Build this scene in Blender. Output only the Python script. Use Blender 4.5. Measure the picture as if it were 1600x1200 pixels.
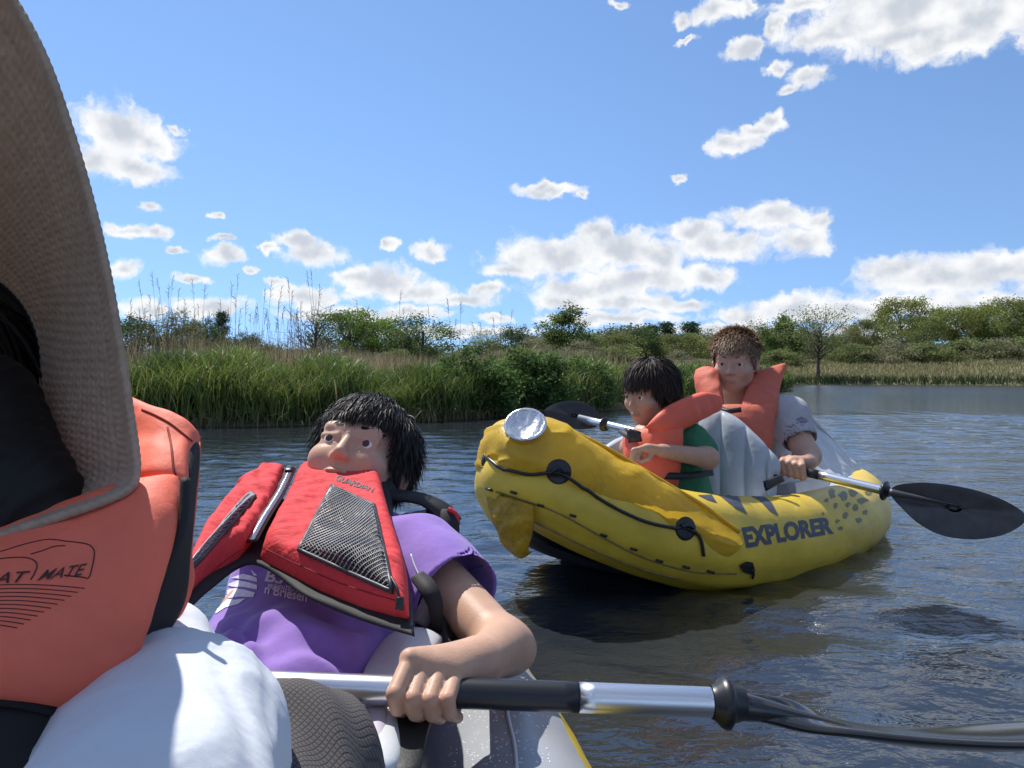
import bpy, bmesh, math, random
import numpy as np
from mathutils import Vector, Matrix
from mathutils.bvhtree import BVHTree

SC = bpy.context.scene
for o in list(bpy.data.objects): bpy.data.objects.remove(o)
COL = SC.collection
R = math.radians
f32 = np.float32

# ------------------------------------------------------------------ camera
F, CX, HY, CH = 1186.0, 800.0, 585.0, 0.64      # focal length in photo pixels, horizon row, lens height over the water
cam_d = bpy.data.cameras.new('camera')
cam_d.sensor_width = 36.0
cam_d.lens = 36.0 * F / 1600.0
cam_d.shift_y = -15.0 / 1600.0
cam_d.clip_start = 0.02
cam_d.clip_end = 6000.0
cam = bpy.data.objects.new('camera', cam_d)
cam.location = (0, 0, CH)
cam.rotation_euler = (R(90), 0, 0)
COL.objects.link(cam)
SC.camera = cam

def P(px, py, D):
    """point at distance D in front of the lens, on the sight line of a photo pixel"""
    return np.array(((px - CX) / F * D, D, CH + (HY - py) / F * D))

# ------------------------------------------------------------------ light
SUN_EL, SUN_AZ = 56.0, -40.0
W = bpy.data.worlds.new('World'); SC.world = W; W.use_nodes = True
SKY_STRENGTH = 0.10
sun_d = bpy.data.lights.new('sun', 'SUN')
sun_d.energy = 4.3; sun_d.angle = R(0.55); sun_d.color = (1.0, 0.955, 0.88)
sun = bpy.data.objects.new('sun', sun_d); COL.objects.link(sun)
SD = Vector((math.sin(R(SUN_AZ)) * math.cos(R(SUN_EL)), math.cos(R(SUN_AZ)) * math.cos(R(SUN_EL)), math.sin(R(SUN_EL))))
sun.rotation_euler = SD.to_track_quat('Z', 'Y').to_euler()
sun.location = (0, 0, 30)
SC.view_settings.view_transform = 'Standard'
SC.view_settings.look = 'None'
SC.view_settings.exposure = 0.52
SC.view_settings.gamma = 1.0
SC.view_settings.use_curve_mapping = False

# world: physical sky plus fair-weather cumulus, laid out by azimuth / elevation
def build_world():
    nt = W.node_tree; nt.nodes.clear()
    N, L = nt.nodes, nt.links
    out = N.new('ShaderNodeOutputWorld'); bg = N.new('ShaderNodeBackground')
    sky = N.new('ShaderNodeTexSky'); sky.sky_type = 'NISHITA'; sky.sun_disc = False
    sky.sun_elevation = R(SUN_EL); sky.sun_rotation = R(SUN_AZ)
    sky.air_density = 1.0; sky.dust_density = 0.05; sky.ozone_density = 2.0; sky.altitude = 0
    # clouds: photo-measured positions -> (azimuth, elevation) in radians with half sizes
    px_clouds = [
        (190, 200, 75, 40), (245, 222, 45, 28), (205, 262, 85, 28), (285, 203, 14, 8), (160, 245, 60, 30),
        (236, 326, 26, 9), (200, 360, 36, 13), (240, 365, 26, 12), (270, 386, 22, 7), (333, 335, 17, 6), (347, 371, 18, 7),
        (350, 400, 40, 17), (390, 423, 16, 8), (190, 420, 38, 16), (300, 433, 28, 8), (460, 372, 45, 16), (490, 392, 55, 22), (418, 388, 14, 12),
        (607, 384, 13, 15), (672, 388, 32, 17), (550, 432, 40, 16), (605, 440, 70, 28), (650, 455, 60, 18), (720, 466, 60, 13), (480, 462, 70, 20),
        (330, 484, 70, 20), (225, 484, 50, 18), (530, 492, 90, 12), (430, 440, 20, 8), (640, 490, 70, 14), (775, 497, 36, 9),
        (858, 296, 60, 11), (845, 290, 20, 9), (910, 303, 14, 8), (1058, 280, 14, 7),
        (930, 360, 24, 26), (870, 400, 110, 30), (960, 388, 80, 34), (800, 420, 50, 16), (1030, 400, 50, 30),
        (1080, 362, 55, 18), (1200, 340, 90, 22), (1130, 385, 85, 25), (1245, 378, 55, 24), (1275, 350, 30, 20),
        (930, 450, 110, 26), (1010, 435, 90, 24), (1110, 432, 55, 18), (880, 470, 60, 16), (990, 475, 115, 16), (960, 498, 130, 13), (1080, 470, 30, 10),
        (760, 452, 30, 12), (1165, 495, 50, 16), (1240, 480, 90, 22), (1340, 482, 130, 24), (1390, 420, 60, 28), (1470, 435, 130, 34), (1560, 415, 110, 34),
        (1580, 470, 80, 16), (1500, 480, 90, 22), (1690, 430, 120, 36), (1780, 480, 160, 30),
        (1395, 18, 180, 36), (1420, 55, 130, 28), (1480, 70, 95, 28), (1540, 25, 90, 40), (1300, 55, 80, 18), (1650, 20, 90, 40), (1250, 5, 60, 14), (1450, -40, 240, 50),
        (1120, 20, 55, 16), (1060, 30, 22, 10), (1165, 12, 14, 20), (1165, 78, 36, 17), (1210, 45, 14, 22),
        (1262, 120, 38, 17), (1212, 108, 20, 14), (1240, 140, 30, 8), (1145, 222, 42, 20), (1205, 188, 30, 17), (1178, 205, 28, 12), (1070, 62, 20, 6), (968, 8, 14, 6),
        (130, 530, 80, 12), (40, 470, 120, 28), (-120, 300, 140, 60), (-300, 450, 150, 36), (1900, 250, 150, 60), (1120, 515, 120, 10), (700, 520, 160, 9), (1400, 515, 160, 12),
    ]
    blobs = []
    for (x, y, a, b) in px_clouds:
        d = np.array(((x - CX) / F, 1.0, (HY - y) / F)); rr = np.linalg.norm(d)
        az = math.atan2(d[0], d[1]); el = math.asin(d[2] / rr)
        k = math.cos(az)
        blobs.append((az, el, a / F * k * k * 1.12, b / F * k * 1.12))
    # --- density group
    g = bpy.data.node_groups.new('cloud_density', 'ShaderNodeTree')
    g.interface.new_socket('P', in_out='INPUT', socket_type='NodeSocketVector')
    g.interface.new_socket('D', in_out='OUTPUT', socket_type='NodeSocketFloat')
    g.interface.new_socket('S', in_out='OUTPUT', socket_type='NodeSocketFloat')
    gn, gl = g.nodes, g.links
    gi = gn.new('NodeGroupInput'); go = gn.new('NodeGroupOutput')
    def math_(op, a, b=None, c=None):
        n = gn.new('ShaderNodeMath'); n.operation = op
        for i, v in enumerate((a, b, c)):
            if v is None: continue
            if isinstance(v, (int, float)): n.inputs[i].default_value = v
            else: gl.new(v, n.inputs[i])
        return n.outputs[0]
    # domain warp for ragged edges
    n1 = gn.new('ShaderNodeTexNoise'); n1.inputs['Scale'].default_value = 20; n1.inputs['Detail'].default_value = 7; n1.inputs['Roughness'].default_value = .62
    gl.new(gi.outputs[0], n1.inputs['Vector'])
    sub = gn.new('ShaderNodeVectorMath'); sub.operation = 'SUBTRACT'; gl.new(n1.outputs['Color'], sub.inputs[0]); sub.inputs[1].default_value = (.5, .5, .5)
    mul = gn.new('ShaderNodeVectorMath'); mul.operation = 'MULTIPLY'; gl.new(sub.outputs[0], mul.inputs[0]); mul.inputs[1].default_value = (.070, .040, 0)
    add = gn.new('ShaderNodeVectorMath'); add.operation = 'ADD'; gl.new(gi.outputs[0], add.inputs[0]); gl.new(mul.outputs[0], add.inputs[1])
    acc = None
    for (az, el, a, b) in blobs:
        m = gn.new('ShaderNodeVectorMath'); m.operation = 'MULTIPLY_ADD'
        gl.new(add.outputs[0], m.inputs[0]); m.inputs[1].default_value = (1 / a, 1 / b, 0); m.inputs[2].default_value = (-az / a, -el / b, 0)
        l = gn.new('ShaderNodeVectorMath'); l.operation = 'LENGTH'; gl.new(m.outputs[0], l.inputs[0])
        if acc is None: acc = l.outputs['Value']
        else:
            s = gn.new('ShaderNodeMath'); s.operation = 'SMOOTH_MIN'; s.inputs[2].default_value = .35
            gl.new(acc, s.inputs[0]); gl.new(l.outputs['Value'], s.inputs[1]); acc = s.outputs[0]
    # outside the measured part of the sky the same kind of clouds goes on, from a broad noise
    n3 = gn.new('ShaderNodeTexNoise'); n3.inputs['Scale'].default_value = 3.2; n3.inputs['Detail'].default_value = 2
    mp = gn.new('ShaderNodeMapping'); mp.inputs['Scale'].default_value = (1, 2.2, 1); gl.new(add.outputs[0], mp.inputs[0]); gl.new(mp.outputs[0], n3.inputs['Vector'])
    sx = gn.new('ShaderNodeSeparateXYZ'); gl.new(gi.outputs[0], sx.inputs[0])
    ax = math_('MULTIPLY', math_('ABSOLUTE', sx.outputs[0]), 1.0)
    out_az = math_('SUBTRACT', ax, .72); out_el = math_('SUBTRACT', sx.outputs[1], .60)
    outside = math_('MINIMUM', math_('MAXIMUM', math_('MULTIPLY', math_('MAXIMUM', out_az, out_el), 8.0), 0.0), 1.0)
    wide = math_('SUBTRACT', math_('MULTIPLY', n3.outputs['Fac'], 5.0), 2.7)
    d = math_('SUBTRACT', 1.0, acc)
    d = math_('MAXIMUM', d, math_('SUBTRACT', wide, math_('MULTIPLY', math_('SUBTRACT', 1.0, outside), 9.0)))
    n2 = gn.new('ShaderNodeTexNoise'); n2.inputs['Scale'].default_value = 42; n2.inputs['Detail'].default_value = 7; n2.inputs['Roughness'].default_value = .58
    gl.new(add.outputs[0], n2.inputs['Vector'])
    nn = math_('MULTIPLY', math_('SUBTRACT', n2.outputs['Fac'], .5), 1.25)
    gl.new(math_('ADD', d, nn), go.inputs[0])
    gl.new(d, go.inputs[1])
    # --- main tree
    def M(op, a, b=None):
        n = N.new('ShaderNodeMath'); n.operation = op
        for i, v in enumerate((a, b)):
            if v is None: continue
            if isinstance(v, (int, float)): n.inputs[i].default_value = v
            else: L.new(v, n.inputs[i])
        return n.outputs[0]
    tc = N.new('ShaderNodeTexCoord'); sp = N.new('ShaderNodeSeparateXYZ'); L.new(tc.outputs['Generated'], sp.inputs[0])
    az = M('ARCTAN2', sp.outputs[0], sp.outputs[1]); el = M('ARCSINE', sp.outputs[2])
    cb = N.new('ShaderNodeCombineXYZ'); L.new(az, cb.inputs[0]); L.new(el, cb.inputs[1])
    d0 = N.new('ShaderNodeGroup'); d0.node_tree = g; L.new(cb.outputs[0], d0.inputs[0])
    # thick parts turn grey below, lit from above: broken up by a noise sampled a little towards the sun
    of = N.new('ShaderNodeVectorMath'); of.operation = 'ADD'; L.new(cb.outputs[0], of.inputs[0]); of.inputs[1].default_value = (-.004, .012, 0)
    nz = N.new('ShaderNodeTexNoise'); nz.inputs['Scale'].default_value = 24; nz.inputs['Detail'].default_value = 4; nz.inputs['Roughness'].default_value = .5; L.new(of.outputs[0], nz.inputs['Vector'])
    d1 = M('ADD', d0.outputs[1], M('MULTIPLY', M('SUBTRACT', nz.outputs['Fac'], .5), 2.2))
    mr = N.new('ShaderNodeMapRange'); mr.interpolation_type = 'SMOOTHSTEP'; L.new(d0.outputs[0], mr.inputs[0]); mr.inputs[1].default_value = -.06; mr.inputs[2].default_value = .50
    sh = N.new('ShaderNodeMapRange'); sh.interpolation_type = 'SMOOTHSTEP'; L.new(d1, sh.inputs[0]); sh.inputs[1].default_value = .12; sh.inputs[2].default_value = 1.15
    cc = N.new('ShaderNodeMixRGB'); L.new(sh.outputs[0], cc.inputs[0])
    cc.inputs[1].default_value = (7.1, 7.1, 7.1, 1); cc.inputs[2].default_value = (4.3, 4.6, 5.1, 1)
    above = M('GREATER_THAN', sp.outputs[2], 0.0)
    fac = M('MULTIPLY', M('MULTIPLY', mr.outputs[0], above), .97)
    sv = N.new('ShaderNodeVectorMath'); sv.operation = 'MULTIPLY_ADD'; L.new(tc.outputs['Generated'], sv.inputs[0]); sv.inputs[1].default_value = (1, 1, .85); sv.inputs[2].default_value = (0, 0, .17)
    L.new(sv.outputs[0], sky.inputs[0])
    tint = N.new('ShaderNodeMixRGB'); tint.blend_type = 'MULTIPLY'; tint.inputs[0].default_value = 1; L.new(sky.outputs[0], tint.inputs[1]); tint.inputs[2].default_value = SKY_TINT
    mx = N.new('ShaderNodeMixRGB'); L.new(fac, mx.inputs[0]); L.new(tint.outputs[0], mx.inputs[1]); L.new(cc.outputs[0], mx.inputs[2])
    L.new(mx.outputs[0], bg.inputs['Color']); bg.inputs['Strength'].default_value = SKY_STRENGTH
    L.new(bg.outputs[0], out.inputs['Surface'])
SKY_TINT = (0.98, 1.09, 1.20, 1)
build_world()
W.cycles.sampling_method = 'MANUAL'; W.cycles.sample_map_resolution = 512

# ------------------------------------------------------------------ helpers: materials
def mat(name, col, rough=.6, noise=None, bump=None, bump2=None, transl=0.0, metal=0.0, attr=None, spec=.5, sss=0.0, col2=None, coat=0.0, sheen=0.0, noise_map=None):
    m = bpy.data.materials.new(name); m.use_nodes = True
    nt = m.node_tree; N, L = nt.nodes, nt.links
    b = N['Principled BSDF']; out = N['Material Output']
    b.inputs['Roughness'].default_value = rough
    b.inputs['Metallic'].default_value = metal
    b.inputs['Specular IOR Level'].default_value = spec
    if coat: b.inputs['Coat Weight'].default_value = coat; b.inputs['Coat Roughness'].default_value = .15
    if sheen: b.inputs['Sheen Weight'].default_value = sheen
    tc = N.new('ShaderNodeTexCoord')
    c4 = tuple(col) + (1,)
    src = None
    if attr:
        a = N.new('ShaderNodeAttribute'); a.attribute_name = attr; src = a.outputs['Color']
    if noise:
        sc, amt = noise
        n = N.new('ShaderNodeTexNoise'); n.inputs['Scale'].default_value = sc; n.inputs['Detail'].default_value = 6; n.inputs['Roughness'].default_value = .65
        if noise_map:
            mp = N.new('ShaderNodeMapping'); mp.inputs['Scale'].default_value = noise_map; L.new(tc.outputs['Object'], mp.inputs[0]); L.new(mp.outputs[0], n.inputs['Vector'])
        else: L.new(tc.outputs['Object'], n.inputs['Vector'])
        r = N.new('ShaderNodeMapRange'); L.new(n.outputs['Fac'], r.inputs[0]); r.inputs[1].default_value = .3; r.inputs[2].default_value = .7
        mx = N.new('ShaderNodeMixRGB')
        L.new(r.outputs[0], mx.inputs[0])
        if src is not None:
            mx.blend_type = 'MIX'
            dk = N.new('ShaderNodeMixRGB'); dk.blend_type = 'MULTIPLY'; dk.inputs[0].default_value = 1; L.new(src, dk.inputs[1]); dk.inputs[2].default_value = (1 - amt, 1 - amt, 1 - amt, 1)
            L.new(dk.outputs[0], mx.inputs[1]); L.new(src, mx.inputs[2])
        else:
            mx.inputs[1].default_value = tuple(v * (1 - amt) for v in col) + (1,)
            mx.inputs[2].default_value = (tuple(col2) + (1,)) if col2 else tuple(min(1, v * (1 + amt)) for v in col) + (1,)
        src = mx.outputs[0]
    if src is not None: L.new(src, b.inputs['Base Color'])
    else: b.inputs['Base Color'].default_value = c4
    last = None
    for bp in (bump, bump2):
        if not bp: continue
        sc, st, dist = bp[:3]
        n = N.new('ShaderNodeTexNoise'); n.inputs['Scale'].default_value = sc; n.inputs['Detail'].default_value = 4
        if len(bp) > 3:
            mp = N.new('ShaderNodeMapping'); mp.inputs['Scale'].default_value = bp[3]; L.new(tc.outputs['Object'], mp.inputs[0]); L.new(mp.outputs[0], n.inputs['Vector'])
        else: L.new(tc.outputs['Object'], n.inputs['Vector'])
        bn = N.new('ShaderNodeBump'); bn.inputs['Strength'].default_value = st; bn.inputs['Distance'].default_value = dist
        L.new(n.outputs['Fac'], bn.inputs['Height'])
        if last is not None: L.new(last, bn.inputs['Normal'])
        last = bn.outputs[0]
    if last is not None: L.new(last, b.inputs['Normal'])
    if sss:
        b.inputs['Subsurface Weight'].default_value = sss; b.inputs['Subsurface Radius'].default_value = (.012, .005, .003); b.inputs['Subsurface Scale'].default_value = .6
    if transl:
        t = N.new('ShaderNodeBsdfTranslucent'); ms = N.new('ShaderNodeMixShader'); ms.inputs[0].default_value = transl
        if src is not None: L.new(src, t.inputs['Color'])
        else: t.inputs['Color'].default_value = c4
        if last is not None: L.new(last, t.inputs['Normal'])
        L.new(b.outputs[0], ms.inputs[1]); L.new(t.outputs[0], ms.inputs[2]); L.new(ms.outputs[0], out.inputs['Surface'])
    return m

# ------------------------------------------------------------------ helpers: objects
def mesh(name, v, f, smooth=True, col=None, uv=None):
    v = np.asarray(v, dtype=f32).reshape(-1, 3)
    me = bpy.data.meshes.new(name)
    if isinstance(f, np.ndarray):
        k = f.shape[1]; n = len(f)
        me.vertices.add(len(v)); me.vertices.foreach_set('co', v.ravel())
        me.loops.add(n * k); me.loops.foreach_set('vertex_index', f.astype(np.int32).ravel())
        me.polygons.add(n); me.polygons.foreach_set('loop_start', np.arange(0, n * k, k, dtype=np.int32))
        try: me.polygons.foreach_set('loop_total', np.full(n, k, dtype=np.int32))
        except Exception: pass
        me.update(calc_edges=True); me.validate()
    else:
        me.from_pydata([tuple(map(float, p)) for p in v], [], [tuple(int(i) for i in q) for q in f])
    if smooth and len(me.polygons): me.polygons.foreach_set('use_smooth', np.ones(len(me.polygons), dtype=bool))
    if col is not None:
        a = me.color_attributes.new('col', 'FLOAT_COLOR', 'POINT')
        c = np.ones((len(v), 4), dtype=f32); c[:, :3] = col; a.data.foreach_set('color', c.ravel())
    if uv is not None:
        u = me.uv_layers.new(name='UVMap'); li = np.empty(len(me.loops), dtype=np.int32); me.loops.foreach_get('vertex_index', li)
        u.data.foreach_set('uv', np.asarray(uv, dtype=f32)[li].ravel())
    me.update()
    return me

def link(name, me, m=None, parent=None, **props):
    o = bpy.data.objects.new(name, me); COL.objects.link(o)
    if m is not None and me is not None and not me.materials:
        for q in (m if isinstance(m, (list, tuple)) else (m,)): me.materials.append(q)
    if parent is not None:
        o.parent = parent
        w = parent.location.copy() if parent.parent is None else Vector((0, 0, 0))   # parts are modelled in place
        o.matrix_parent_inverse = Matrix.Translation(-w)
    for k, val in props.items(): o[k] = val
    return o

def mk(name, v, f, m=None, parent=None, smooth=True, col=None, uv=None, **props):
    return link(name, mesh(name, v, f, smooth, col, uv), m, parent, **props)

def thing(name, label, cat, loc, group=None):
    o = bpy.data.objects.new(name, None); COL.objects.link(o)
    o.location = tuple(map(float, loc)); o.empty_display_size = .1
    o['label'] = label; o['category'] = cat
    if group: o['group'] = group
    return o

# ------------------------------------------------------------------ helpers: geometry
def catmull(pts, n):
    p = np.asarray(pts, dtype=float)
    if len(p) == 2:
        t = np.linspace(0, 1, n).reshape((-1,) + (1,) * (p.ndim - 1)); return p[0] * (1 - t) + p[1] * t
    e = np.concatenate([[2 * p[0] - p[1]], p, [2 * p[-1] - p[-2]]])
    t = np.linspace(0, len(p) - 1 - 1e-9, n); i = t.astype(int); u = (t - i)
    sh = (-1,) + (1,) * (p.ndim - 1); u = u.reshape(sh)
    a, b, c, d = e[i], e[i + 1], e[i + 2], e[i + 3]
    return .5 * (2 * b + (c - a) * u + (2 * a - 5 * b + 4 * c - d) * u * u + (3 * b - a - 3 * c + d) * u ** 3)

def grid_faces(n, m, wrap_n=False, wrap_m=False):
    i = np.arange(n if wrap_n else n - 1); j = np.arange(m if wrap_m else m - 1)
    I, J = np.meshgrid(i, j, indexing='ij'); I2, J2 = (I + 1) % n, (J + 1) % m
    return np.stack([I * m + J, I2 * m + J, I2 * m + J2, I * m + J2], -1).reshape(-1, 4)

def tube(pts, r, n=8, smooth_n=None, caps=True):
    p = np.asarray(pts, dtype=float)
    rr = np.asarray(r, dtype=float)
    if rr.ndim == 0: rr = np.full(len(p), float(rr))
    if smooth_n:
        rr = catmull(rr[:, None], smooth_n)[:, 0]; p = catmull(p, smooth_n)
    t = np.gradient(p, axis=0); t /= np.linalg.norm(t, axis=1)[:, None] + 1e-12
    ref = np.array((0, 0, 1.)) if abs(t[0, 2]) < .9 else np.array((1., 0, 0))
    nn = np.cross(t[0], ref); nn /= np.linalg.norm(nn); ns = [nn]
    for k in range(1, len(p)):
        nn = ns[-1] - t[k] * (ns[-1] @ t[k]); ns.append(nn / (np.linalg.norm(nn) + 1e-12))
    ns = np.array(ns); bs = np.cross(t, ns)
    a = np.linspace(0, 2 * math.pi, n, endpoint=False)
    v = p[:, None] + rr[:, None, None] * (np.cos(a)[None, :, None] * ns[:, None] + np.sin(a)[None, :, None] * bs[:, None])
    v = v.reshape(-1, 3); fq = [tuple(q) for q in grid_faces(len(p), n, wrap_m=True)]
    if caps:
        fq.append(tuple(range(n))); fq.append(tuple(len(v) - 1 - k for k in range(n)))
    return v, fq

def join(parts):
    V, Fc, o = [], [], 0
    for v, f in parts:
        v = np.asarray(v); V.append(v)
        Fc += [tuple(int(i) + o for i in q) for q in f]; o += len(v)
    return np.concatenate(V), Fc

def ribbon(pts, width, up, thick=.002, n=24):
    p = catmull(pts, n); t = np.gradient(p, axis=0); t /= np.linalg.norm(t, axis=1)[:, None]
    up = np.asarray(up, dtype=float)
    up = np.broadcast_to(up, (len(p), 3)) if up.ndim == 1 else catmull(up, n)
    s = np.cross(t, up); s /= np.linalg.norm(s, axis=1)[:, None]; u = np.cross(s, t)
    w = np.asarray(width, dtype=float); w = np.full(n, float(w)) if w.ndim == 0 else catmull(w[:, None], n)[:, 0]
    w = w[:, None]
    rings = np.stack([p - s * w / 2 - u * thick / 2, p + s * w / 2 - u * thick / 2, p + s * w / 2 + u * thick / 2, p - s * w / 2 + u * thick / 2], 1)
    f = [tuple(q) for q in grid_faces(n, 4, wrap_m=True)] + [(0, 1, 2, 3), (4 * n - 1, 4 * n - 2, 4 * n - 3, 4 * n - 4)]
    return rings.reshape(-1, 3), f

_nz = np.random.default_rng(11)
_NW = [(_nz.normal(size=3), _nz.uniform(0, 6.28)) for _ in range(64)]
def wob(p, scale, seed=0, octaves=3):
    """cheap smooth noise, about -1..1"""
    out = np.zeros(len(p)); a = 1.0; tot = 0
    for o in range(octaves):
        for k in range(5):
            d, ph = _NW[(seed * 7 + o * 5 + k) % 64]
            out += a * np.sin((p @ d) * scale * (2 ** o) + ph + 1.7 * np.sin((p @ _NW[(seed + k * 3 + 17) % 64][0]) * scale * .6 * (2 ** o)))
        tot += a * 2.2; a *= .5
    return out / tot

def pillow(ctrl, nu=40, nv=40, thick=.02, back=.4, pw=5.0, wr=0.0, wf=60.0, seed=0, ribs=None, toward=(0, 0, .9)):
    """a stuffed panel: control grid of 3-D points, puffed out along its normal, closed at the rim"""
    c = np.asarray(ctrl, dtype=float)
    g = catmull(c, nu); g = np.swapaxes(catmull(np.swapaxes(g, 0, 1), nv), 0, 1)
    du = np.gradient(g, axis=0); dv = np.gradient(g, axis=1)
    n = np.cross(du, dv); n /= np.linalg.norm(n, axis=2)[..., None] + 1e-12
    cen = g.reshape(-1, 3).mean(0); mid = n[nu // 2, nv // 2]
    if mid @ (np.asarray(toward) - cen) < 0: n = -n; flip = True
    else: flip = False
    u = np.abs(np.linspace(-1, 1, nu))[:, None]; v = np.abs(np.linspace(-1, 1, nv))[None]
    h = thick * np.clip(1 - u ** pw, 0, 1) ** (1 / 2.2) * np.clip(1 - v ** pw, 0, 1) ** (1 / 2.2)
    if ribs:
        ax, cnt, amp = ribs
        q = np.linspace(0, 1, nu)[:, None] if ax == 0 else np.linspace(0, 1, nv)[None]
        h = h * (1 - amp + amp * np.abs(np.sin(q * math.pi * cnt)) ** .38)
    d = 0
    if wr:
        d = (wr * wob(g.reshape(-1, 3), wf, seed).reshape(nu, nv)) * np.clip(h / max(thick, 1e-6), 0, 1)
    fr = g + n * (h + d)[..., None]; bk = g - n * (h * back)[..., None]
    f1 = grid_faces(nu, nv); f2 = grid_faces(nu, nv)[:, ::-1] + nu * nv
    if flip: f1 = f1[:, ::-1]; f2 = f2[:, ::-1]
    idx = np.arange(2 * nu * nv); rim = np.zeros((nu, nv), bool); rim[0] = rim[-1] = True; rim[:, 0] = rim[:, -1] = True
    rr = np.where(rim.ravel())[0]; idx[rr + nu * nv] = rr
    fs = idx[np.concatenate([f1, f2])]
    V = np.concatenate([fr.reshape(-1, 3), bk.reshape(-1, 3)])
    used = np.unique(fs); rm = -np.ones(len(V), int); rm[used] = np.arange(len(used))
    return V[used], rm[fs]

def px_grid(rows):
    return [[P(*q) for q in r] for r in rows]

# signed-distance bodies -------------------------------------------------------
def cap(a, b, ra, rb=None, flat=None):
    a = np.asarray(a, f32); b = np.asarray(b, f32); rb = ra if rb is None else rb
    def fn(p):
        pa = p - a; ba = b - a
        if flat is not None:
            ax, k = flat; ax = np.asarray(ax, f32); ax = ax / np.linalg.norm(ax)
            pa = pa + np.outer(pa @ ax, ax) * (1 / k - 1); ba = ba + ax * (ba @ ax) * (1 / k - 1)
        t = np.clip(pa @ ba / max(float(ba @ ba), 1e-9), 0, 1)
        d = pa - t[:, None] * ba
        s = 1.0 if flat is None else min(1, flat[1])
        return (np.sqrt((d * d).sum(1)) - (ra + (rb - ra) * t)) * s
    return fn
def ell(c, r, M=None):
    c = np.asarray(c, f32); r = np.asarray(r, f32)
    def fn(p):
        q = p - c
        if M is not None: q = q @ M
        k0 = np.sqrt(((q / r) ** 2).sum(1)); k1 = np.sqrt(((q / (r * r)) ** 2).sum(1)) + 1e-9
        return k0 * (k0 - 1) / k1
    return fn
def smin(a, b, k):
    h = np.clip(.5 + .5 * (b - a) / k, 0, 1)
    return b + (a - b) * h - k * h * (1 - h)
def smax(a, b, k): return -smin(-a, -b, k)
def union(fs, k):
    def fn(p):
        d = fs[0](p)
        for g in fs[1:]: d = smin(d, g(p), k)
        return d
    return fn

_E = [(0,1),(2,3),(4,5),(6,7),(0,2),(1,3),(4,6),(5,7),(0,4),(1,5),(2,6),(3,7)]
_C = np.array([(i >> 2 & 1, i >> 1 & 1, i & 1) for i in range(8)])
def surfnet(fn, lo, hi, h, B=8):
    lo = np.asarray(lo, float) - 2 * h; hi = np.asarray(hi, float) + 2 * h
    nb = np.maximum(1, np.ceil((hi - lo) / (h * B)).astype(int)); n = nb * B
    ctr = np.stack(np.meshgrid(*[np.arange(k) for k in nb], indexing='ij'), -1).reshape(-1, 3)
    dc = fn(((ctr + .5) * B * h + lo).astype(f32))
    V = np.empty(n, f32)
    Vb = V.reshape(nb[0], B, nb[1], B, nb[2], B)
    Vb[...] = np.where(dc > 0, 1, -1).reshape(nb[0], 1, nb[1], 1, nb[2], 1)
    near = np.abs(dc) < B * h * 1.25
    off = np.stack(np.meshgrid(*[np.arange(B)] * 3, indexing='ij'), -1).reshape(-1, 3)
    sel = ctr[near]
    for s in range(0, len(sel), 400):
        c = sel[s:s + 400]
        pts = ((c[:, None] * B + off[None]).reshape(-1, 3) * h + lo).astype(f32)
        vals = fn(pts).reshape(len(c), B, B, B)
        Vb[c[:, 0], :, c[:, 1], :, c[:, 2], :] = vals
    ins = V < 0
    m = np.zeros(n - 1, np.int8)
    for c in _C: m += ins[c[0]:n[0] - 1 + c[0], c[1]:n[1] - 1 + c[1], c[2]:n[2] - 1 + c[2]]
    cells = np.argwhere((m > 0) & (m < 8))
    cv = np.stack([V[tuple((cells + c).T)] for c in _C], 1)
    acc = np.zeros((len(cells), 3)); cnt = np.zeros(len(cells))
    for a, b in _E:
        x, y = cv[:, a], cv[:, b]; s = (x < 0) != (y < 0)
        t = np.where(s, x / np.where(s, x - y, 1), 0)
        acc += np.where(s[:, None], _C[a] + t[:, None] * (_C[b] - _C[a]), 0); cnt += s
    verts = (cells + acc / cnt[:, None]) * h + lo
    vid = -np.ones(n, int); vid[tuple(cells.T)] = np.arange(len(cells))
    quads = []
    for ax in range(3):
        a1, a2 = (ax + 1) % 3, (ax + 2) % 3
        sl = [slice(1, None)] * 3; s0 = list(sl); s1 = list(sl); s0[ax] = slice(0, -1); s1[ax] = slice(1, None)
        A, Bv = ins[tuple(s0)], ins[tuple(s1)]
        e = np.argwhere(A != Bv); base = e.copy()
        for k in range(3):
            if k != ax: base[:, k] += 1
        e1 = np.zeros(3, int); e1[a1] = 1; e2 = np.zeros(3, int); e2[a2] = 1
        q = np.stack([vid[tuple((base - e1 - e2).T)], vid[tuple((base - e2).T)], vid[tuple(base.T)], vid[tuple((base - e1).T)]], 1)
        fl = Bv[tuple(e.T)]
        q[fl] = q[fl][:, ::-1]; quads.append(q)
    q = np.concatenate(quads); q = q[(q >= 0).all(1)]
    return verts, q

def bvh_of(*objs):
    vs, fs, o = [], [], 0
    for ob in objs:
        me = ob.data
        vs += [v.co[:] for v in me.vertices]; fs += [tuple(i + o for i in p.vertices) for p in me.polygons]; o += len(me.vertices)
    return BVHTree.FromPolygons(vs, fs)

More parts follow.
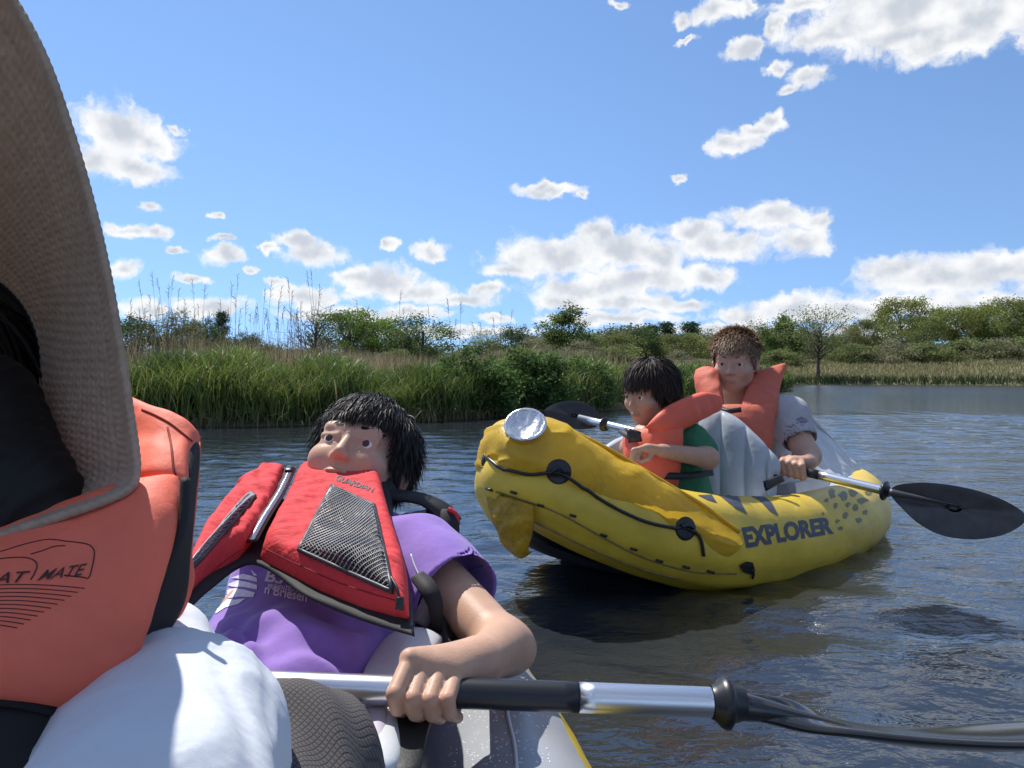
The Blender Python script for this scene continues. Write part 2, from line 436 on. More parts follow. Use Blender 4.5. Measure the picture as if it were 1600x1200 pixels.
def onto(bvh, pts_px, off=.001, tol=.12):
    """lay photo-measured outline points on the surface they are printed on"""
    out = []; O = Vector((0, 0, CH)); last = None
    for x, y in pts_px:
        d = Vector(P(x, y, 1.0)) - O; d.normalize()
        h = bvh.ray_cast(O, d)
        if h[0] is None: out.append(None); continue
        nn = h[1] if h[1].dot(d) < 0 else -h[1]
        last = h[3]; out.append(np.array(h[0] + nn * off))
    good = [i for i, q in enumerate(out) if q is not None]
    if not good: return None
    med = np.median([out[i][1] for i in good])
    for i in good:
        if abs(out[i][1] - med) > tol * med: out[i] = None
    good = [i for i in good if out[i] is not None]
    for i, q in enumerate(out):
        if q is None:
            j = min(good, key=lambda g: (pts_px[g][0] - pts_px[i][0]) ** 2 + (pts_px[g][1] - pts_px[i][1]) ** 2)
            out[i] = out[j]
    return np.array(out)

def text_mesh2d(s, bold=0.0, shear=0.0, sub=2):
    cu = bpy.data.curves.new('t', 'FONT'); cu.body = s; cu.offset = bold; cu.shear = shear; cu.resolution_u = 4
    o = bpy.data.objects.new('t', cu); COL.objects.link(o)
    dg = bpy.context.evaluated_depsgraph_get()
    me = bpy.data.meshes.new_from_object(o.evaluated_get(dg))
    bm = bmesh.new(); bm.from_mesh(me); bmesh.ops.triangulate(bm, faces=bm.faces)
    bmesh.ops.subdivide_edges(bm, edges=bm.edges, cuts=sub, use_grid_fill=True); bmesh.ops.triangulate(bm, faces=bm.faces)
    v = np.array([q.co[:2] for q in bm.verts]); f = [tuple(x.index for x in q.verts) for q in bm.faces]
    bm.free(); bpy.data.objects.remove(o); bpy.data.curves.remove(cu); bpy.data.meshes.remove(me)
    lo, hi = v.min(0), v.max(0)
    return (v - lo) / (hi - lo), f

def text_on(name, s, bvh, quad, m, parent, bold=.02, shear=0.0, off=.0012, **kw):
    """quad: photo corners bottom-left, bottom-right, top-right, top-left of the lettering"""
    uv, f = text_mesh2d(s, bold, shear)
    q = np.array(quad, float)
    u, v = uv[:, :1], uv[:, 1:]
    px = (1 - u) * (1 - v) * q[0] + u * (1 - v) * q[1] + u * v * q[2] + (1 - u) * v * q[3]
    pts = onto(bvh, [tuple(k) for k in px], off)
    if pts is None: return None
    return mk(name, pts, f, m, parent, smooth=False, **kw)

def patch_on(name, bvh, poly, m, parent, off=.0012, n=14, **kw):
    """a printed or sewn patch: photo outline filled with a fan of small quads laid on the surface"""
    poly = np.array(poly, float); c = poly.mean(0)
    seg = np.concatenate([np.linspace(poly[i], poly[(i + 1) % len(poly)], 4, endpoint=False) for i in range(len(poly))])
    rings = [c + (seg - c) * t for t in np.linspace(1 / n, 1, n)]
    pts = onto(bvh, [tuple(q) for r in rings for q in r] + [tuple(c)], off)
    if pts is None: return None
    k = len(seg); fs = [tuple(q) for q in grid_faces(n, k, wrap_m=True)]
    fs += [(len(pts) - 1, i, (i + 1) % k) for i in range(k)]
    return mk(name, pts, fs, m, parent, **kw)

def lines_on(name, bvh, lines, r, m, parent, off=.0006, **kw):
    parts = []
    for ln in lines:
        q = catmull(np.array(ln, float), max(8, len(ln) * 5))
        pts = onto(bvh, [tuple(k) for k in q], off)
        if pts is not None: parts.append(tube(pts, r, 5))
    if not parts: return None
    v, f = join(parts)
    return mk(name, v, f, m, parent, **kw)
# ================================================================== THE SETTING
def Wp(px, py):
    D = F * CH / (py - HY); return np.array(((px - CX) / F * D, D))

# ---- water
def water_material():
    m = bpy.data.materials.new('river_water'); m.use_nodes = True
    N, L = m.node_tree.nodes, m.node_tree.links
    b = N['Principled BSDF']
    b.inputs['Base Color'].default_value = (.021, .025, .031, 1); b.inputs['Roughness'].default_value = .035
    b.inputs['IOR'].default_value = 1.48; b.inputs['Specular IOR Level'].default_value = 1.0
    g = N.new('ShaderNodeNewGeometry')
    last = None
    for sc, st, dist, stretch in ((4.0, .28, .030, (1, 1.8, 1)), (14.0, .34, .012, (1, 1.6, 1)), (45.0, .20, .004, (1, 1.3, 1))):
        mp = N.new('ShaderNodeMapping'); mp.inputs['Scale'].default_value = stretch; L.new(g.outputs['Position'], mp.inputs[0])
        n = N.new('ShaderNodeTexNoise'); n.inputs['Scale'].default_value = sc; n.inputs['Detail'].default_value = 3; n.inputs['Distortion'].default_value = .6
        L.new(mp.outputs[0], n.inputs['Vector'])
        bp = N.new('ShaderNodeBump'); bp.inputs['Strength'].default_value = st; bp.inputs['Distance'].default_value = dist
        L.new(n.outputs['Fac'], bp.inputs['Height'])
        if last is not None: L.new(last, bp.inputs['Normal'])
        last = bp.outputs[0]
    L.new(last, b.inputs['Normal'])
    # the open reach farther out is ruffled by wind
    ln = N.new('ShaderNodeVectorMath'); ln.operation = 'LENGTH'; L.new(g.outputs['Position'], ln.inputs[0])
    mr = N.new('ShaderNodeMapRange'); L.new(ln.outputs['Value'], mr.inputs[0]); mr.inputs[1].default_value = 6; mr.inputs[2].default_value = 34; mr.inputs[3].default_value = .035; mr.inputs[4].default_value = .20
    L.new(mr.outputs[0], b.inputs['Roughness'])
    return m
def build_water():
    xs = np.concatenate([[-400, -120, -40, -16], np.linspace(-9, 9, 420), [16, 40, 120, 400]])
    ys = np.concatenate([[-300, -100, -30, -8, -2], np.linspace(.0, 3, 110), np.linspace(3.04, 12, 190), [14, 18, 26, 40, 70]])
    X, Y = np.meshgrid(xs, ys, indexing='ij')
    rng = np.random.default_rng(3); Z = np.zeros_like(X)
    for k in range(46):
        lam = .075 * (7.0 ** rng.random()); th = rng.normal(1.2, .7); a = lam * .0032
        q = 2 * math.pi / lam
        wx = X + .06 * np.sin(1.7 * Y + k); wy = Y + .06 * np.sin(2.1 * X + 2 * k)
        Z += a * np.sin(q * (wx * math.cos(th) + wy * math.sin(th)) + rng.uniform(0, 6.28))
    env = .75 + .35 * np.sin(.9 * X + .4 * Y) * np.sin(.55 * Y - .3 * X)
    fade = np.clip((10.5 - np.abs(X)) / 2, 0, 1) * np.clip((13.5 - Y) / 2, 0, 1) * np.clip((Y + 1) / 1, 0, 1)
    Z *= fade * env
    mk('water', np.stack([X, Y, Z], -1).reshape(-1, 3), grid_faces(len(xs), len(ys))[:, ::1], water_material(), kind='structure')
build_water()

# ---- ground and banks
M_soil = mat('marsh_soil', (.10, .085, .05), .95, noise=(1.2, .4), bump=(6, .6, .05), col2=(.15, .14, .06))
M_far_grass = mat('meadow', (.17, .17, .07), .95, noise=(.35, .35), bump=(3, .8, .1), col2=(.28, .25, .13))
mk('riverbed', [(-3000, -3000, -.8), (3000, -3000, -.8), (3000, 4000, -.8), (-3000, 4000, -.8)], [(0, 1, 2, 3)], M_soil, kind='structure')
bank_px = [(-900, 676), (-300, 673), (150, 669), (330, 667), (500, 664), (620, 660), (700, 657), (780, 652), (850, 648), (950, 641), (1080, 628), (1180, 616), (1238, 609.5)]
BANK = np.array([Wp(*q) for q in bank_px])
BANKc = catmull(BANK, 120)
def bank_mesh():
    inw = np.array((-.30, .954)); rows = []
    for d, z in ((-.25, -.5), (0, -.02), (.25, .07), (.9, .16), (3, .22), (9, .28), (30, .3), (75, .32)):
        q = BANKc + inw * d
        zz = np.full(len(q), z) + (0 if d <= 0 else .04 * np.sin(q[:, 0] * 2.3) * np.sin(q[:, 1] * 1.7))
        rows.append(np.column_stack([q, zz]))
    v = np.concatenate(rows); mk('bank', v, grid_faces(len(rows), len(BANKc)), M_soil, kind='structure')
bank_mesh()
far_px = [(1130, 601.5), (1225, 601.5), (1300, 601.3), (1400, 601.6), (1500, 602), (1600, 602.5), (1800, 604), (2400, 607)]
FAR = np.array([Wp(*q) for q in far_px]); FARc = catmull(FAR, 60)
def far_mesh():
    rows = []
    for d, z in ((-.4, -.5), (0, 0), (.4, .18), (2, .5), (8, 1.2), (16, 1.8), (60, 2.0), (300, 1.5), (2500, .8)):
        q = FARc + np.array((.05, 1)) * d
        q[:, 0] += np.linspace(-1, 1, len(q)) * d * 1.2
        rows.append(np.column_stack([q, np.full(len(q), z)]))
    mk('far_bank', np.concatenate(rows), grid_faces(len(rows), len(FARc)), M_far_grass, kind='structure')
far_mesh()
mk('meadow', [(-2500, 90, .30), (60, 90, .30), (60, 3000, .3), (-2500, 3000, .3)], [(0, 1, 2, 3)], M_far_grass, kind='structure')

# ---- blades of grass and reed
def blades(base, h, w, bend, col, rng, seg=4, stiff=.35, face=None):
    n = len(base); t = np.linspace(0, 1, seg + 1)
    a = rng.uniform(0, 2 * math.pi, n); dr = np.column_stack([np.cos(a), np.sin(a), np.zeros(n)])
    sa = rng.uniform(0, 2 * math.pi, n) if face is None else rng.normal(face, .7, n)
    sd = np.column_stack([np.cos(sa), np.sin(sa), np.zeros(n)])
    T = t[None, :, None]
    c = base[:, None] + np.array((0, 0, 1.)) * h[:, None, None] * (T - stiff * bend[:, None, None] * T ** 2.2) + dr[:, None] * (h * bend)[:, None, None] * T ** 2
    ww = (w[:, None] * (1 - t[None] ** 2.2) * (.55 + .45 * np.sin(np.minimum(t[None] * 2.2, 1.57)) ))[..., None] + .0006
    V = np.stack([c - sd[:, None] * ww / 2, c + sd[:, None] * ww / 2], 2)
    k = 2 * (seg + 1)
    q = np.array([(2 * i, 2 * i + 1, 2 * i + 3, 2 * i + 2) for i in range(seg)])
    Fq = (np.arange(n) * k)[:, None, None] + q[None]
    return V.reshape(-1, 3), Fq.reshape(-1, 4), np.repeat(col, k, axis=0)

M_leaf = mat('reed_leaf', (.1, .15, .04), .5, attr='col', transl=.35, spec=.5)
M_dry = mat('dry_reed', (.4, .33, .2), .8, attr='col', transl=.25)

def bank_points(n, rng, d0, d1, xr=(0, 1), clump=0.0):
    # along the bank, denser where it is nearer
    s = rng.random(n) * (xr[1] - xr[0]) + xr[0]
    i = s * (len(BANKc) - 1.001); k = i.astype(int); u = (i - k)[:, None]
    q = BANKc[k] * (1 - u) + BANKc[k + 1] * u
    d = d0 + (d1 - d0) * rng.random(n)
    q = q + np.array((-.30, .954)) * d[:, None]
    if clump: q += rng.normal(0, clump, (n, 2))
    return q, d
def grass_height(q):
    return .66 + .15 * np.sin(q[:, 0] * 1.3 + .6) + .07 * np.sin(q[:, 0] * 5.3 + 2 * q[:, 1]) + .12 * np.sin(q[:, 0] * 3.7 + q[:, 1]) + .06 * np.sin(q[:, 0] * 8.1)
def build_reeds():
    rng = np.random.default_rng(21)
    # tussocks of broad green leaves
    n_t = 2900
    tq, td = bank_points(n_t, rng, .0, 2.1, (.13, 1))
    hh = grass_height(tq) * (.78 + .22 * np.clip(td / .7, 0, 1))
    per = 46
    base = np.repeat(tq, per, 0) + rng.normal(0, .075, (n_t * per, 2))
    lev = rng.random(n_t * per) ** .8
    bz = np.where(np.repeat(td, per) < .3, .0, .1) + lev * np.repeat(hh, per) * .72
    H = np.where(lev < .12, np.repeat(hh, per) * .95, rng.uniform(.22, .46, n_t * per))
    far = np.clip(np.repeat(tq[:, 1], per) / 12, 1, 2.2)
    tone = np.repeat(np.clip(.42 + .38 * np.sin(tq[:, 0] * 2.1 + 1.5 * np.sin(tq[:, 1] * 3)) * np.sin(tq[:, 0] * .9 + 2) + rng.normal(0, .26, n_t), 0, 1), per)[:, None]; tw = rng.random((n_t * per, 1))
    c = (np.array((.060, .108, .022)) * (1 - tone) + np.array((.22, .28, .06)) * tone) * (.7 + .6 * tw)
    yl = rng.random(n_t * per) < .05; c[yl] = np.array((.30, .25, .11)) * (.7 + .5 * rng.random((yl.sum(), 1)))
    v, f, cc = blades(np.column_stack([base, bz]), H, rng.uniform(.009, .021, len(H)) * far, np.where(lev < .12, .2, .15 + rng.beta(2, 2.2, len(H)) * .65), c, rng, seg=4, stiff=.5)
    mk('green_reed_grass', v, f, M_leaf, smooth=False, col=cc, kind='stuff', label='tall bright green reed grass along the near bank', category='grass')
    # dead blades leaning over the water's edge
    q, d = bank_points(2600, rng, -.15, .5, (.13, 1))
    c = np.array((.30, .25, .13)) * rng.uniform(.5, 1.25, (len(q), 1))
    v, f, cc = blades(np.column_stack([q, np.zeros(len(q))]), rng.uniform(.15, .6, len(q)), rng.uniform(.006, .014, len(q)), rng.uniform(.3, 1.3, len(q)), c, rng, 4, .7)
    mk('dead_grass', v, f, M_dry, smooth=False, col=cc, kind='stuff', label='dead straw blades hanging over the water edge', category='grass')
    # dry beige reeds behind
    q, d = bank_points(26000, rng, 1.8, 11, (.13, 1), .1)
    H = rng.uniform(.5, 1.18, len(q)) * (1.04 + .16 * np.sin(q[:, 0] * .9))
    c = np.array((.50, .40, .25)) * rng.uniform(.45, 1.15, (len(q), 1)) * np.array((1, .97, .92))
    g = rng.random(len(q)) < .22; c[g] = np.array((.13, .15, .05)) * rng.uniform(.6, 1.2, (g.sum(), 1))
    v, f, cc = blades(np.column_stack([q, np.full(len(q), .12)]), H, rng.uniform(.008, .02, len(q)), rng.beta(1.5, 4, len(q)) * .8, c, rng, 3, .4)
    mk('dry_reeds', v, f, M_dry, smooth=False, col=cc, kind='stuff', label='dry beige reeds behind the green reed grass', category='reeds')
    # tall thin flowering stalks that stand out against the sky
    pts = []
    for x, top in [(205, 470), (218, 440), (232, 462), (243, 436), (252, 470), (262, 448), (238, 425), (268, 432), (281, 452), (290, 470), (300, 438), (246, 480), (275, 490), (308, 478),
                   (318, 446), (341, 470), (360, 444), (371, 430), (367, 462), (384, 474), (392, 490), (402, 482), (415, 452), (424, 442), (432, 470), (440, 448), (452, 436), (458, 455), (446, 480), (470, 472),
                   (478, 425), (490, 424), (500, 445), (412, 492), (428, 496), (436, 500), (464, 492), (516, 478), (528, 490), (560, 470), (574, 480), (625, 455), (640, 492), (668, 480), (700, 470), (712, 500), (722, 472), (745, 505), (770, 498), (330, 500), (350, 505), (290, 500), (225, 498)]:
        pts.append((x + rng.normal(0, 2), top, rng.uniform(10.8, 14)))
    for _ in range(120):
        x = rng.choice((rng.uniform(195, 330), rng.uniform(330, 520), rng.uniform(195, 820))); pts.append((x, rng.uniform(478, 545), rng.uniform(11, 17)))
    parts = []; cols = []
    for x, top, D in pts:
        tip = P(x, top, D); lean = rng.normal(0, .10) * tip[2]
        root = np.array((tip[0] + lean, D + rng.normal(0, .1), .15))
        mid = (root + tip) / 2 + np.array((-lean * .16, 0, 0))
        path = catmull([root, mid, tip], 9); rr = np.linspace(.0042, .0018, 9)
        a = tube(path, rr, 3, caps=False); parts.append(a)
        k = rng.uniform(.6, 1.2); cols += [np.array((.21, .165, .10)) * k] * len(a[0])
        for q in range(9):        # the seed plume
            s = path[-1] + (path[-2] - path[-1]) * (q / 9.0)
            e = s + np.array((rng.normal(-.02 * np.sign(lean), .022), rng.normal(0, .02), rng.uniform(.01, .06)))
            b = tube([s, e], [.0042, .0015], 3, caps=False); parts.append(b); cols += [np.array((.20, .155, .105)) * k] * len(b[0])
        if rng.random() < .6:     # a dry leaf
            s = path[5]; e = s + np.array((rng.normal(0, .12), 0, rng.uniform(-.05, .16)))
            b = tube([s, (s + e) / 2 + np.array((0, 0, .03)), e], [.004, .004, .001], 3, caps=False); parts.append(b); cols += [np.array((.3, .25, .15)) * k] * len(b[0])
    v, f = join(parts)
    mk('reed_stalks', v, f, M_dry, col=np.array(cols), kind='stuff', label='thin dry reed stalks with seed plumes against the sky', category='reeds')
    # grass on the far bank
    n = 30000
    s = rng.random(n) * (len(FARc) - 1.01); k = s.astype(int); u = (s - k)[:, None]
    q = FARc[k] * (1 - u) + FARc[k + 1] * u; d = rng.random(n) ** 1.2 * 14; q[:, 1] += d; q[:, 0] += rng.normal(0, .4, n)
    z = np.interp(d, [0, .4, 2, 8, 16], [0, .18, .5, 1.2, 1.8])
    edge = d < .8
    H = np.where(edge, rng.uniform(.25, .60, n), rng.uniform(.12, .38, n))
    c = np.where(edge[:, None], np.array((.06, .09, .03)), np.array((.24, .235, .10))) * rng.uniform(.6, 1.3, (n, 1))
    dr = (rng.random(n) < .3) & ~edge; c[dr] = np.array((.40, .33, .21)) * rng.uniform(.7, 1.2, (dr.sum(), 1))
    v, f, cc = blades(np.column_stack([q, z]), H, rng.uniform(.03, .09, n), rng.beta(2, 3, n) * .9, c, rng, 2, .5)
    mk('far_bank_grass', v, f, M_dry, smooth=False, col=cc, kind='stuff', label='pale rough grass sloping up from the far water edge', category='grass')
build_reeds()

# ---- trees
M_bark = mat('bark', (.085, .07, .055), .9, noise=(3, .4), bump=(9, .6, .04))
def leaf_mat(n, c): return mat(n, c, .8, attr='col', transl=.38, spec=.15)
M_fol = leaf_mat('foliage', (.08, .12, .03))
def leaves(cent, sig, per, size, col, rng, colvar=.35):
    n = len(cent) * per
    p = np.repeat(cent, per, 0) + rng.normal(0, 1, (n, 3)) * sig
    a = rng.normal(size=(n, 3)); a[:, 2] *= .6; a /= np.linalg.norm(a, axis=1)[:, None]
    b = np.cross(a, rng.normal(size=(n, 3))); b /= np.linalg.norm(b, axis=1)[:, None]
    s = (size * rng.uniform(.6, 1.35, n))[:, None]
    V = np.stack([p - a * s, p + b * s * .55, p + a * s, p - b * s * .55], 1).reshape(-1, 3)
    ct = np.repeat(rng.uniform(1 - colvar, 1 + colvar, len(cent)), per)[:, None] * rng.uniform(.75, 1.25, (n, 1))
    C = np.repeat(np.array(col) * ct, 4, 0)
    return V, np.arange(4 * n).reshape(-1, 4), C
def make_tree(seed, H, Wd, kind, col, per=60, ncl=44, leaf=.13):
    rng = np.random.default_rng(seed)
    per = int(per * 3.2); leaf *= .70; col = np.array(col) * 1.75
    if kind == 'pine':
        cz = rng.uniform(.22, .98, ncl); a = rng.uniform(0, 6.28, ncl); rad = (1 - cz) ** .75 * Wd * .62 * rng.uniform(.35, 1, ncl)
        cent = np.column_stack([rad * np.cos(a), rad * np.sin(a), cz * H]); t0 = .05; trunk_top = .97
    else:
        low = {'round': .24, 'tall': .2, 'sparse': .36, 'bare': .34, 'bush': .06, 'broad': .28}[kind]
        d = rng.normal(size=(ncl, 3)); d /= np.linalg.norm(d, axis=1)[:, None]
        rad = rng.uniform(.45, 1, ncl) ** .6
        mid = (1 + low) / 2
        cent = d * rad[:, None] * np.array((Wd / 2, Wd / 2, (1 - low) / 2 * H)) + np.array((0, 0, mid * H))
        k = 1 + .25 * np.sin(3 * np.arctan2(d[:, 1], d[:, 0]) + seed) ; cent[:, :2] *= k[:, None]
        cent[:, 2] = np.minimum(cent[:, 2], H); t0 = low * .7; trunk_top = .72
    if kind == 'bush': trunk_top = .4
    parts = []
    bend = rng.normal(0, .03 * H, (5, 2)); bend[0] = 0
    zs = np.linspace(0, trunk_top * H, 5)
    tp = np.column_stack([np.cumsum(bend, 0) * .5, zs])
    r0 = .028 * H if kind != 'bush' else .012 * H
    parts.append(tube(tp, np.linspace(r0, r0 * .28, 5), 7, 14))
    for c in cent:
        h0 = np.clip(c[2] * rng.uniform(.45, .75), t0 * H, trunk_top * H)
        s = np.array([np.interp(h0, zs, tp[:, 0]), np.interp(h0, zs, tp[:, 1]), h0])
        m = s * .45 + c * .55 + np.array((0, 0, -.03 * H)) + rng.normal(0, .025 * H, 3)
        rr = r0 * .32 * (1 - .5 * h0 / H)
        parts.append(tube([s, m, c], [rr, rr * .55, rr * .15], 4, 7, caps=False))
        if kind in ('bare', 'sparse'):
            for _ in range(6):
                e = c + rng.normal(0, .085 * H, 3) + np.array((0, 0, .05 * H)); q = s * .25 + c * .75 if rng.random() < .4 else (m + c) / 2 if rng.random() < .5 else c
                parts.append(tube([q, (q + e) / 2 + rng.normal(0, .015 * H, 3), e], [rr * .3, rr * .2, rr * .08], 3, 4, caps=False))
    v, f = join(parts); tm = mesh('trunk', v, f); tm.materials.append(M_bark)
    cm = None
    if kind != 'bare':
        n2 = cent
        sig = np.array((Wd * .085, Wd * .085, H * .045)) if kind != 'pine' else np.array((Wd * .10, Wd * .10, H * .022))
        if kind == 'sparse': sig = sig * 1.25
        V, Fq, C = leaves(n2, sig, per, leaf, col, rng)
        cm = mesh('crown', V, Fq, False, C); cm.materials.append(M_fol)
    return tm, cm
TREES = {
    'olive_round': make_tree(1, 6, 5.2, 'round', (.105, .12, .042), 75, 46),
    'green_round': make_tree(2, 6, 5.4, 'round', (.085, .125, .030), 80, 48),
    'dark_round': make_tree(3, 6, 4.6, 'round', (.042, .068, .024), 75, 44),
    'tall': make_tree(4, 6, 3.4, 'tall', (.075, .105, .032), 75, 44),
    'upright': make_tree(5, 6, 3.9, 'tall', (.07, .10, .036), 48, 46, .11),
    'sparse': make_tree(6, 6, 5.0, 'sparse', (.12, .14, .05), 24, 44, .11),
    'bare': make_tree(7, 6, 4.0, 'bare', (.1, .1, .1), 0, 30),
    'pine': make_tree(8, 6, 3.4, 'pine', (.028, .050, .026), 70, 46),
    'bush': make_tree(9, 3, 4.6, 'bush', (.088, .105, .040), 90, 40, .12),
    'bush_grey': make_tree(10, 3, 4.6, 'bush', (.13, .125, .075), 60, 40, .10),
    'broad': make_tree(11, 6, 6.0, 'broad', (.11, .125, .036), 70, 52),
    'scrub': make_tree(12, 6, 4.5, 'sparse', (.10, .105, .04), 26, 44, .12),
}
TH = {k: (3.0 if k.startswith('bush') else 6.0) for k in TREES}
trng = random.Random(4)
def tree(kind, px, top, D, label, cat='tree', wid=1.0, base=.25, group=None, name=None):
    tm, cm = TREES[kind]
    H = CH + (HY - top) / F * D - base; s = H / TH[kind] * 1.04
    o = thing(name or ('shrub' if kind.startswith('bush') else 'tree'), label, cat, ((px - CX) / F * D, D, base), group)
    if D < 70 and cat == 'tree' and px < 1000: wid *= 1.28
    o.scale = (s * wid, s * wid, s); o.rotation_euler = (0, 0, trng.uniform(0, 6.28))
    t = bpy.data.objects.new('trunk', tm); COL.objects.link(t); t.parent = o
    if cm: c = bpy.data.objects.new('crown', cm); COL.objects.link(c); c.parent = o
    return o
G1 = 'trees in the marsh behind the reeds'
tree('dark_round', 206, 500, 52, 'dark leafy tree half hidden by the straw hat brim', group=G1)
tree('scrub', 268, 492, 52, 'open branched tree behind the reeds, right of the hat', wid=.9, group=G1)
tree('dark_round', 310, 503, 55, 'dense dark round tree behind the tall reed stalks', wid=.8, group=G1)
tree('pine', 347, 492, 60, 'thin layered pine rising between dark tree and small round tree', wid=.55, group=G1)
tree('dark_round', 388, 524, 62, 'small round tree alone left of the bare tree', wid=.85, group=G1)
tree('bare', 486, 474, 50, 'bare leafless tree standing behind the reeds', wid=1.1, group=G1)
tree('green_round', 545, 486, 55, 'tallest bright green tree just right of the bare tree', wid=.8, group=G1)
tree('green_round', 592, 500, 58, 'wide green tree touching the tallest bright green tree', wid=1.1, group=G1)
tree('upright', 660, 490, 54, 'upright oval many stemmed tree with gaps in its crown', wid=1.15, group=G1)
tree('sparse', 760, 516, 62, 'thin pale tree with sparse leaves above the green bank', wid=.7, group=G1)
tree('dark_round', 806, 514, 66, 'rounded dark tree left of the tall willow', wid=1.0, group=G1)
tree('tall', 892, 488, 58, 'tall willow with pointed crown above the yellow bow', wid=1.0, group=G1)
tree('scrub', 860, 520, 60, 'low olive tree leaning on the tall willow from the left', wid=1.0, group=G1)
tree('olive_round', 950, 522, 60, 'rounded olive tree between the willow and the dark haired child', wid=1.3, group=G1)
tree('dark_round', 1002, 516, 70, 'dark tree just above the head of the dark haired child', wid=1.1, group=G1)
tree('pine', 1018, 512, 110, 'far pine, leftmost of three above the child', wid=1.0, group='far pines')
tree('pine', 1040, 508, 115, 'far pine, middle of three above the child', wid=1.2, group='far pines')
tree('pine', 1078, 508, 112, 'far pine, rightmost of three, left of the adult head', wid=1.3, group='far pines')
tree('olive_round', 1065, 520, 70, 'olive tree between the two heads in the yellow kayak', wid=1.4, group=G1)
tree('scrub', 1108, 518, 72, 'thin olive tree just left of the light haired head', wid=1.0, group=G1)
tree('scrub', 1182, 506, 64, 'pale thin tree just right of the light haired head', wid=.8, group=G1)
tree('tall', 1222, 500, 58, 'dark tree left of the lone branching tree on the far bank', wid=1.1, group=G1)
tree('sparse', 1278, 484, 47.5, 'lone branching tree with sparse leaves at the far water edge', wid=1.0, base=.35)
for i, (kd, x, top, D, w, ord_) in enumerate([('scrub', 1325, 512, 58, 1.1, 'first'), ('olive_round', 1352, 498, 60, 1.0, 'second'), ('broad', 1410, 468, 64, .85, 'third'), ('olive_round', 1444, 492, 58, .9, 'fourth'), ('broad', 1492, 482, 60, .9, 'fifth'),
                                       ('green_round', 1535, 478, 62, 1.0, 'sixth'), ('broad', 1578, 468, 58, .9, 'seventh'), ('olive_round', 1622, 470, 56, 1.0, 'eighth')]):
    tree(kd, x, top, D, f'leafy tree on the far bank, {ord_} right of the lone branching tree', wid=w, base=1.7, group='wood on the far bank')
for x, top, D, kd, lb in [(1338, 540, 56, 'bush', 'low shrub at the wood edge nearest the lone branching tree'), (1395, 535, 55, 'bush_grey', 'greyish shrub below the tallest tree of the far wood'), (1452, 538, 54, 'bush', 'green shrub in the middle of the far wood edge'),
                          (1505, 532, 55, 'bush', 'wide green shrub right of the middle of the far wood edge'), (1560, 535, 53, 'bush_grey', 'greyish shrub near the right frame edge of the far wood'), (1605, 530, 54, 'bush', 'green shrub cut by the right frame edge'),
                          (1215, 548, 55, 'bush', 'low shrub left of the lone branching tree'), (830, 535, 48, 'bush_grey', 'grey twiggy shrub behind the reeds above the bank bushes'), (905, 538, 44, 'bush_grey', 'grey beige shrub behind the silver bow cap'),
                          (720, 548, 50, 'bush', 'low round shrub behind the reeds left of the thin pale tree'), (1060, 552, 46, 'bush_grey', 'pale dry shrub between the two heads'), (455, 548, 48, 'bush', 'low shrub at the foot of the bare tree'),
                          (615, 548, 46, 'bush', 'low shrub at the foot of the wide green tree'), (960, 546, 44, 'bush', 'low green shrub left of the dark haired child')]:
    tree(kd, x, top, D, lb, 'shrub', wid=.95, base=.2, group='shrubs in the marsh')
def far_wood():
    rng = np.random.default_rng(77)
    n = 560
    px = np.concatenate([rng.uniform(120, 780, 130), rng.uniform(780, 1320, 290), rng.uniform(1290, 1900, 140)]); D = rng.uniform(75, 130, n)
    top = 548 - 20 * np.clip((px - 750) / 120, 0, 1) - 8 * np.sin(px * .021) - 6 * np.sin(px * .053); top = np.where(px > 1290, 536 - 8 * np.sin(px * .02), top)
    ctr = []
    for x, d, t in zip(px, D, top):
        H = CH + (HY - t) / F * d
        for _ in range(7):
            ctr.append(((x - CX) / F * d + rng.normal(0, 1.2), d + rng.normal(0, 1), rng.uniform(.1, 1) ** .7 * H))
    V, Fq, C = leaves(np.array(ctr), np.array((.7, .7, .4)), 44, .17, (.12, .135, .058), rng)
    mk('far_wood', V, Fq, M_fol, smooth=False, col=C, kind='stuff', label='low dark far-off wood along the horizon behind the trees', category='wood')
far_wood()
# leafy shrubs on the near bank
def bank_shrub(px, py, D, w, h, col, label, seed):
    rng = np.random.default_rng(seed)
    b = P(px, py, D); b[2] = .08
    o = thing('shrub', label, 'shrub', b, 'leafy shrubs in the green bank')
    n = 70; d = rng.normal(size=(n, 3)); d /= np.linalg.norm(d, axis=1)[:, None]; d[:, 2] = np.abs(d[:, 2])
    cent = b + d * rng.uniform(.35, 1, (n, 1)) ** .6 * np.array((w, .5, h * .93))
    V, Fq, C = leaves(cent, np.array((.08, .08, .06)), 80, .032, np.array(col) * 1.8, rng, .45)
    mk('crown', V, Fq, M_fol, o, smooth=False, col=C)
    parts = [tube([b + rng.normal(0, .05, 3) * np.array((1, 1, 0)), (b + c) / 2 + rng.normal(0, .04, 3), c], [.010, .007, .003], 4, 6, caps=False) for c in cent[::2]]
    v, f = join(parts); mk('trunk', v, f, M_bark, o)
bank_shrub(745, 642, 11.3, .75, 1.05, (.045, .078, .022), 'dark leafy shrub on the bank left of the yellow bow', 5)
bank_shrub(830, 642, 11.9, .80, 1.1, (.038, .068, .020), 'dark leafy shrub on the bank right above the yellow bow', 6)
bank_shrub(700, 640, 11.6, .4, .75, (.085, .125, .035), 'low pale green shrub on the bank right of the boy', 8)
bank_shrub(905, 628, 13.6, .75, .95, (.06, .10, .028), 'wide green shrub on the bank behind the black paddle blade', 9)
